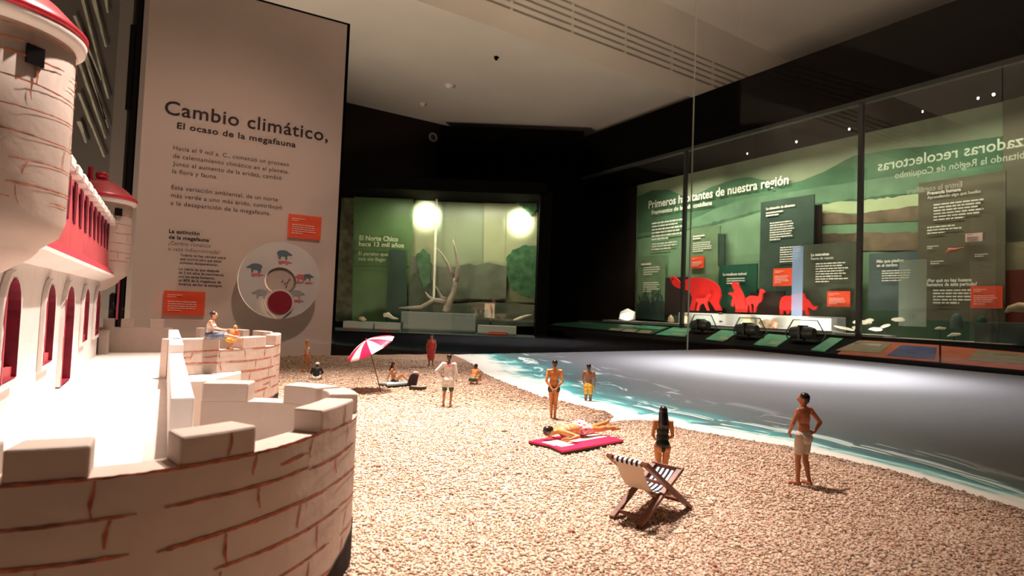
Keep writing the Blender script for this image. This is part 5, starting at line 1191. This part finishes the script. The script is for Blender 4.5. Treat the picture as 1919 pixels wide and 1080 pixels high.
# 2 woman in black swimsuit behind the deck chair
p = place(1239, 920)
human('woman with long black hair in a black swimsuit behind the deck chair', p, -.06, hgt(1239, 920, 761), dict(elR=(.205, .00, 1.14), wrR=(.12, .17, 1.02), haR=(.04, .2, .98), elL=(-.205, .00, 1.14), wrL=(-.12, .17, 1.02), haL=(-.04, .2, .98), knL=(-.062, .015, .49), knR=(.062, .015, .49), anL=(-.05, -.02, .075), anR=(.05, -.02, .075), toeL=(-.06, .15, .02), toeR=(.06, .15, .02)), 'orange', 'black', 'long', [('swimsuit', CL['black'])], female=True, voxel=.0085)
# 3 man in dark trunks, hands behind
p = place(1036, 787)
human('man in short dark trunks seen from behind with his hands clasped, mid beach', p, .0, hgt(1036, 787, 674), dict(elR=(.235, -.09, 1.14), wrR=(.07, -.165, .93), haR=(.0, -.17, .87), elL=(-.235, -.09, 1.14), wrL=(-.07, -.165, .91), haL=(.0, -.17, .85), knL=(-.06, .015, .49), knR=(.06, .015, .49), anL=(-.052, -.02, .075), anR=(.052, -.02, .075), toeL=(-.08, .14, .02), toeR=(.09, .14, .02)), 'orange', 'dk', 'short', [('trunks', CL['navy'])], voxel=.009)
# 4 man in the water, yellow shorts
p = place(1102, 748)
human('dark skinned man in yellow shorts wading in the foam', p+Vector((0, 0, -.18)), -.25, .74, dict(elL=(-.25, -.03, 1.16), wrL=(-.20, .13, 1.00), elR=(.235, .0, 1.15), wrR=(.22, .06, .90), toeL=(-.12, .16, .02)), 'dark', 'black', 'short', [('shorts', CL['yellow'], .55)], headyaw=-.5, voxel=.010)
# 5 man in white shirt with red lettering
p = place(838, 763)
sh5, D5 = human('man in a white long shirt with red lettering and dark green shorts', p, .05, hgt(838, 763, 664), dict(elL=(-.40, -.06, 1.19), wrL=(-.235, .02, 1.02), haL=(-.15, .05, .97), elR=(.25, -.03, 1.14), wrR=(.26, .03, .90), anL=(-.13, .0, .075), knL=(-.12, .02, .49), anR=(.10, -.02, .075), knR=(.12, .01, .49), toeL=(-.18, .13, .02), toeR=(.12, .15, .02)), 'tan', 'dk', 'short', [('shorts', CL['green'], .78), ('shirt', CL['white'], 1.75, .45), ('collar', CL['grey'])], voxel=.0095)
tm = text_mesh('THAY', .03, .95); tm.materials.clear(); tm.materials.append(CL['pink']); to = bpy.data.objects.new('shirt_lettering', tm); COL.objects.link(to); to.parent = sh5
to.matrix_local = Matrix.Translation((-.125, -.139, 1.335)) @ Matrix.Rotation(PI/2-.10, 4, 'X') @ Matrix.Diagonal((.115, .14, 1, 1)); tag(to, kind='stuff')
# 6 woman in rose dress
p = place(807, 689)
human('stout person in a sleeveless rose dress at the far edge of the beach', p, PI*.93, hgt(807, 689, 626), dict(elR=(.26, .02, 1.13), wrR=(.24, .06, .90), elL=(-.26, .02, 1.13), wrL=(-.22, .10, .92)), 'tan', 'brown', 'cap', [('dress', CL['pink'])], female=True, fat=1.32, voxel=.013)
# 7 crouching child in green trunks near the shore
p = place(886, 721)
human('small person crouching at the shoreline in dark green trunks', p, -.5, .70, dict(pel=(0, -.05, .24), chest=(0, .12, .50), neck=(0, .19, .67), head=(0, .23, .80), shR=(.17, .17, .61), shL=(-.17, .17, .61), elR=(.23, .32, .42), elL=(-.24, .30, .40), wrR=(.14, .42, .22), wrL=(-.12, .42, .20), hipR=(.10, -.03, .22), hipL=(-.10, -.03, .22), knR=(.20, .30, .34), knL=(-.20, .30, .34), anR=(.15, .05, .075), anL=(-.15, .05, .075), toeR=(.19, .22, .02), toeL=(-.19, .22, .02)), 'orange', 'black', 'short', [('trunks', CL['green'])], voxel=.013)
# 8 blonde woman walking
p = place(573, 697)
human('blonde woman in a white top walking in front of the text panel', p, -1.15, hgt(573, 697, 636), dict(elR=(.19, -.10, 1.14), wrR=(.18, -.02, .90), elL=(-.19, .06, 1.14), wrL=(-.17, .20, .96), knL=(-.07, .16, .50), anL=(-.07, .15, .09), toeL=(-.08, .32, .04), knR=(.07, .0, .49), anR=(.06, -.19, .10), toeR=(.07, -.03, .02)), 'orange', 'blond', 'bob', [('tank', CL['white']), ('trunks', CL['orange'])], female=True, voxel=.013)
# 9 person sitting with back to us, behind the bastion
p = place(592, 712)
human('seated person in a black shirt with a white cap, just beyond the near bastion', p, .15, .66, dict(pel=(0, 0, .10), chest=(0, .07, .40), neck=(0, .15, .57), head=(0, .20, .68), shR=(.17, .12, .51), shL=(-.17, .12, .51), elR=(.26, .22, .30), elL=(-.27, .20, .28), wrR=(.20, .40, .32), wrL=(-.2, .40, .30), hipR=(.10, .03, .10), hipL=(-.10, .03, .10), knR=(.17, .38, .36), knL=(-.17, .38, .36), anR=(.13, .55, .07), anL=(-.13, .55, .07), toeR=(.14, .70, .02), toeL=(-.14, .70, .02)), 'red', 'black', 'short', [('shorts', CL['white'], .4), ('shirt', CL['black'], .9)], voxel=.013)
capo = MB().ell((0, .19, .725), (.098, .11, .085), None, 14).build('white_cap', CL['white'], [o for o in COL.objects if o.name.startswith('person')][-1], smooth=True)
# 10 woman sitting on the pale blue board
p = place(738, 722)
human('dark haired woman sitting on the pale blue board with knees up', p+Vector((0, 0, .035)), -PI/2-.1, .72, dict(pel=(0, 0, .10), chest=(0, -.06, .42), neck=(0, -.07, .62), head=(0, -.03, .765), shR=(.16, -.07, .56), shL=(-.16, -.07, .56), elR=(.20, -.18, .32), elL=(-.20, -.14, .32), wrR=(.19, -.22, .08), wrL=(-.20, .04, .14), hipR=(.085, .02, .10), hipL=(-.085, .02, .10), knR=(.09, .36, .38), knL=(-.09, .33, .35), anR=(.08, .68, .08), anL=(-.08, .62, .08), toeR=(.08, .82, .03), toeL=(-.08, .77, .03), haR=(.2, -.3, .03)), 'tan', 'black', 'long', [('trunks', CL['black'])], female=True, voxel=.012)
# 11 woman lying face down on the red board
pa = place(1018, 838); pb = place(1146, 822); dv = (pb-pa); ang = math.atan2(dv.y, dv.x); pc = pa.lerp(pb, .06)
# local frame: y runs from feet to head, z up
lying = dict(pel=(0, .86, .125), chest=(0, 1.20, .115), neck=(0, 1.42, .12), head=(.02, 1.57, .11), shR=(.18, 1.37, .12), shL=(-.18, 1.37, .12), elR=(.30, 1.16, .08), wrR=(.36, .96, .05), elL=(-.40, 1.20, .07), wrL=(-.40, 1.40, .04), haL=(-.32, 1.55, .03), hipR=(.09, .83, .12), hipL=(-.09, .83, .12), knR=(.11, .43, .085), knL=(-.10, .43, .085), anR=(.13, .05, .14), anL=(-.11, .03, .09), toeR=(.14, -.10, .20), toeL=(-.12, -.13, .05))
root11, D11 = human('woman lying face down in a white top and flowered shorts on the red board', pc+Vector((0, 0, .075)), 0, .72, lying, 'orange', 'dk', 'short', [('bikini_top', CL['white']), ('shorts', floral, .35)], female=True, voxel=.0095, lie=(0, 0, 0))
root11.rotation_euler = (0, 0, ang+PI/2)
root11.location = tuple(pa+dv*1.0+Vector((0, .06, .07)))
root11.scale = (dv.length*1.02/1.75,)*3
# 12, 13 figures on the far bastion wall
u12 = at(P2, S2, ff(383))[0]; u13 = at(P2, S2, ff(428))[0]
human('seated figure in a white top and grey skirt on the far bastion battlement', (u12.x+.02, u12.y+.07, ZM2-.01), -PI/2+.25, .66, dict(pel=(0, 0, .12), chest=(0, .02, .42), neck=(0, .06, .60), head=(0, .10, .74), shR=(.15, .04, .54), shL=(-.15, .04, .54), elR=(.17, .14, .34), elL=(-.17, .14, .34), wrR=(.10, .34, .30), wrL=(-.10, .34, .30), hipR=(.09, .03, .10), hipL=(-.09, .03, .10), knR=(.10, .42, .14), knL=(-.10, .42, .12), anR=(.10, .80, .09), anL=(-.10, .78, .07), toeR=(.10, .92, .05), toeL=(-.10, .90, .04)), 'pale', 'brown', 'bun', [('tank', CL['white']), ('skirt', CL['grey'], .9)], female=True, voxel=.013, group='figures on the castle')
human('small bent figure in orange on the crenel of the far bastion', (u13.x-.02, u13.y+.07, ZC2), -.4, .42, dict(pel=(0, 0, .50), chest=(0, .16, .78), neck=(0, .26, .95), head=(0, .33, 1.08), shR=(.18, .23, .90), shL=(-.18, .23, .90), elR=(.24, .38, .66), elL=(-.24, .38, .66), wrR=(.2, .50, .44), wrL=(-.2, .50, .44), hipR=(.09, .0, .46), hipL=(-.09, .0, .46), knR=(.12, .22, .34), knL=(-.12, .22, .34), anR=(.11, .0, .075), anL=(-.11, .0, .075), toeR=(.12, .17, .02), toeL=(-.12, .17, .02)), 'pale', 'blond', 'short', [('shirt', CL['orange'], .6), ('shorts', CL['yellow'], .5)], fat=1.2, voxel=.015, group='figures on the castle')

# ================================================================ beach things
# red and white board under the lying woman
redpl = mat('board_red', (.72, .012, .085), .4, .5); whpl = mat('board_white', (.80, .76, .74), .45, .4); bluepl = mat('board_pale_blue', (.45, .66, .70), .4, .5); dkrim = mat('board_dark_rim', (.03, .02, .02), .6, .3)
c4 = [place(1002, 834), place(1042, 856), place(1154, 835), place(1118, 815)]
e1 = c4[1]-c4[0]; e2 = ((c4[3]-c4[0])+(c4[2]-c4[1]))/2; wd = e1.length; ln = e2.length; X = e2.normalized(); Y = Vector((-X.y, X.x, 0)); o0 = c4[0]*.5+c4[1]*.5
def boardshape(L_, W_, nose=.16, n=9):
    pts = [(0, -W_/2), (0, W_/2)] if nose == 0 else []
    pts = [(nose*L_*(1-math.sin(a)), -W_/2*1.0*math.cos(a)) for a in ()]
    out = [(0.0, 0.0)]
    out = [(L_*nose*(1-math.cos(a)), W_/2*math.sin(a)) for a in [-PI/2+PI*k/n for k in range(n+1)]]
    out = [(L_*nose*(1-math.sin(t)) if True else 0, W_/2*math.cos(t)*s) for s in () for t in ()]
    L1 = [(L_*nose*(1-math.sin(PI/2*k/n)), -W_/2*math.cos(PI/2*(1-k/n))) for k in range(n+1)]
    return L1+[(L_, -W_/2), (L_, W_/2)]+[(a, -b) for a, b in reversed(L1[1:])]
def floatboard(label, origin, X, L_, W_, m, stripe=None, z=.012, th=.05, nose=.08, name='bodyboard'):
    Y = Vector((-X.y, X.x, 0)); M = Matrix.Translation(origin+Vector((0, 0, z))) @ Matrix((X, Y, Vector((0, 0, 1)))).transposed().to_4x4()
    r = empty(name, tuple(origin), label, 'board')
    S_ = boardshape(L_, W_, nose)
    under(MB().prism([(a, b) for a, b in S_], [], th*.45, M).build('underside', dkrim, bevel=.004), r)
    under(MB().prism([(a, b) for a, b in S_], [], th*.55, M @ Matrix.Translation((0, 0, th*.45))).build('deck', m, bevel=.006), r)
    if stripe:
        for (a0, a1, b0, b1) in stripe[1]:
            under(MB().prism([(a0*L_, b0*W_), (a1*L_, b0*W_), (a1*L_, b1*W_), (a0*L_, b1*W_)], [], .003, M @ Matrix.Translation((0, 0, th))).build('white_band', stripe[0]), r)
    return r
floatboard('red and white striped board lying on the sand under the lying woman', o0, X, ln, max(wd, .2), redpl, (whpl, [(.07, .95, -.12, .24), (.10, .30, -.28, -.13)]), nose=.07, th=.036)
pa2 = place(717, 726); pb2 = place(770, 722)
floatboard('pale blue board under the seated dark haired woman', pa2, (pb2-pa2).normalized(), (pb2-pa2).length, .26, bluepl, (whpl, [(.1, .95, -.42, -.30)]), nose=.14)
p = place(774, 724)
bag = empty('beach_bag', tuple(p), 'dark upright bag at the end of the pale blue board', 'bag')
under(MB().prism([(-.10, 0), (.06, 0), (.10, .2), (.05, .235), (-.03, .215), (-.055, .16)], [], .12, Matrix.Translation(p) @ Matrix.Rotation(PI/2, 4, 'X')).build('body', mat('bag_dark', (.03, .018, .022), .6, .3), bevel=.02), bag)
under(MB().ell(p+Vector((.045, -.06, .235)), (.055, .05, .03), None, 12).build('towel', mat('towel_pink', (.72, .42, .38), .8, .1), smooth=True), bag)
p = place(781, 731)
fl = empty('swim_fins', tuple(p), 'flat dark fins with a pale edge lying beside the bag', 'fins')
under(MB().prism([(-.12, -.05), (.10, -.09), (.16, -.02), (.15, .07), (-.02, .08), (-.12, .05)], [], .06, Matrix.Translation(p)).build('blade', HAIR['brown'], bevel=.015), fl)
under(MB().tube([p+Vector((a, b, .065)) for a, b in ((-.08, -.045), (.09, -.075), (.135, -.02), (.125, .05))], .008, 6).build('pale_edge', whpl), fl)

# parasol
base = place(715, 735); um = empty('beach_parasol', tuple(base), 'tilted red and white striped parasol planted in the sand', 'parasol')
topc = onz(692, 645, 0); r = ray(688, 640); t = (base.y+.02)/r.y; hub = Vector((r.x*t, r.y*t, EYE+r.z*t))
axis = Vector((-.36, -.05, .93)).normalized()
tipp = ray(690, 637); 
under(MB().tube([base-Vector((0, 0, .03)), base.lerp(hub, .5), hub], .0085, 8).build('pole', mat('parasol_pole', (.16, .085, .05), .5, .4)), um)
def parasol():
    Rr = .405; Hc = .145; NG = 12; dr = (hub-base).normalized(); ax = Vector((-.43, -.27, .86)).normalized(); s = ax.orthogonal().normalized(); t_ = ax.cross(s)
    apex = hub+ax*.02
    def pt(a, r): 
        sc = 1-.04*(1-math.cos((a*NG/(2*PI)) % 1*2*PI))*.5*(r/Rr)
        return apex+(s*math.cos(a)+t_*math.sin(a))*r*sc-ax*Hc*(r/Rr)**1.7
    for g in range(NG):
        mb = MB(); n1, n2 = 5, 7; vs = []
        for i in range(n1+1):
            a = 2*PI*(g+i/n1)/NG
            for j in range(n2+1): vs.append(pt(a, Rr*j/n2 if j else 1e-4))
        vs2 = [v-ax*.006 for v in vs]; N0 = len(vs); fs = []
        for i in range(n1):
            for j in range(n2):
                a = i*(n2+1)+j; fs += [(a, a+1, a+n2+2, a+n2+1), tuple(x+N0 for x in (a+n2+1, a+n2+2, a+1, a))]
            a = i*(n2+1)+n2; fs.append((a, a+N0, a+n2+1+N0, a+n2+1))
        under(mb.add(vs+vs2, fs).build('canopy_panel', redpl if g % 2 else whpl, smooth=True, fix=False), um)
        a = 2*PI*g/NG; under(MB().tube([pt(a, Rr*j/4+.001)-ax*.011 for j in range(5)], .004, 5).build('rib', darkgrey), um)
    under(MB().ell(apex+ax*.012, (.012, .012, .02), None, 8).build('tip', redpl), um)
parasol()

# deck chair
wood = mat('chair_wood', (.17, .055, .028), .45, .4, .3, 12); sling_top = mat('sling_stripe', (.8, .78, .76), .8, .1); sling_dark = mat('sling_navy', (.02, .018, .04), .8, .1); sling_under = mat('sling_cream', (.62, .50, .38), .85, .1)
Fd = Vector((.70, .714, 0)).normalized(); Wd = Vector((Fd.y, -Fd.x, 0)); Cc = Vector((.985, 4.02, 0)); ch = empty('deck_chair', tuple(Cc), 'wooden folding deck chair with black and white striped sling seen from behind', 'deck chair')
def CP(f_, w_, z): return Cc+Fd*f_+Wd*w_+Vector((0, 0, z))
hwid = .135
RA = lambda w_: (CP(.33, w_, .015), CP(-.27, w_, .405))       # back frame: front foot to top
RB = lambda w_: (CP(-.28, w_, .015), CP(.24, w_, .285))       # seat frame: rear foot to front bar
for s in (-1, 1):
    a, b = RA(s*hwid); under(MB().bar(a, b+(b-a).normalized()*.02, .026, .046, up=Wd).build('back_rail', wood, bevel=.004), ch)
    a, b = RB(s*(hwid-.032)); under(MB().bar(a, b+(b-a).normalized()*.02, .024, .042, up=Wd).build('seat_rail', wood, bevel=.004), ch)
a, b = RA(0); ta = a.lerp(b, .985)
under(MB().tube([ta-Wd*(hwid+.01), ta+Wd*(hwid+.01)], .016, 12).build('top_bar', wood, smooth=False), ch)
a2, b2 = RB(0); sb_ = a2.lerp(b2, .99); under(MB().bar(sb_-Wd*(hwid-.02), sb_+Wd*(hwid-.02), .034, .022, up=Fd).build('seat_bar', wood, bevel=.004), ch)
lb = a2.lerp(b2, .12); under(MB().bar(lb-Wd*(hwid-.03), lb+Wd*(hwid-.03), .02).build('stretcher', wood), ch)
lb = a.lerp(b, .14); under(MB().bar(lb-Wd*hwid, lb+Wd*hwid, .02).build('stretcher', wood), ch)
# prop frame behind the back
for s in (-1, 1):
    pa_, pb_ = CP(-.05, s*(hwid+.0), .285), CP(-.30, s*(hwid-.05), .10)
mid = a.lerp(b, .56)
under(MB().bar(mid-Wd*(hwid+.01), mid+Wd*(hwid+.01), .018).build('prop_bar', wood), ch)
sl = []; nS = 14
for i in range(nS+1):
    t = i/nS; p0 = ta; p3 = sb_; p = p0.lerp(p3, t); sag = -.16*math.sin(PI*t)**.9*(1 if True else 0); p = p+Vector((0, 0, sag))-Fd*(.05*math.sin(PI*t)); sl.append(p)
ncol = 11
for c_ in range(ncol):
    w0 = -(hwid-.035)+(2*(hwid-.035))*c_/ncol; w1 = w0+(2*(hwid-.035))/ncol; vs = [p+Wd*w_ for p in sl for w_ in (w0, w1)]
    nn = Vector((0, 0, .003)); vs2 = [v-Vector((0, 0, .004))+Fd*(-.002) for v in vs]; N0 = len(vs)
    fs = [(2*i, 2*i+1, 2*i+3, 2*i+2) for i in range(nS)]; fb_ = [(2*i+2+N0, 2*i+3+N0, 2*i+1+N0, 2*i+N0) for i in range(nS)]
    mb = MB(); mb.add(vs+vs2, fs, 0); mb.add([], [], 0); mb.f += fb_; mb.m += [1]*len(fb_)
    under(mb.build('sling_stripe', [sling_top if c_ % 2 == 0 else sling_dark, sling_under], smooth=True, fix=False), ch)
    # the loop over the top bar
    arc = [ta+Vector((0, 0, 0))+(Vector((0, 0, 1))*math.cos(q_)+Fd*math.sin(q_))*.021 for q_ in [-2.4+k*.6 for k in range(8)]]
    vs = [p+Wd*w_ for p in arc for w_ in (w0, w1)]
    under(MB().add(vs, [(2*i, 2*i+1, 2*i+3, 2*i+2) for i in range(7)]).build('sling_loop', sling_top if c_ % 2 == 0 else sling_dark, fix=False), ch)
# scraps on the sand
for i, (x, y, s, lb_) in enumerate(((967, 830, .032, 'small brown pebble left of the red board'), (1073, 867, .022, 'tiny brown twig below the red board'), (1117, 792, .03, 'brown scrap by the foam tongue'), (776, 912, .03, 'brown scrap of grass on the open sand'), (918, 792, .018, 'small dark chip left of the standing man'))):
    q_ = place(x, y); me = rockmesh(i+40, s, s*.5, s*.35, 1, .4); me.materials.append(HAIR['brown'] if i != 3 else bone); o = bpy.data.objects.new('pebble', me); COL.objects.link(o); o.location = q_+Vector((0, 0, s*.25)); o.rotation_euler = (0, 0, i*1.1); tag(o, lb_, 'pebble')
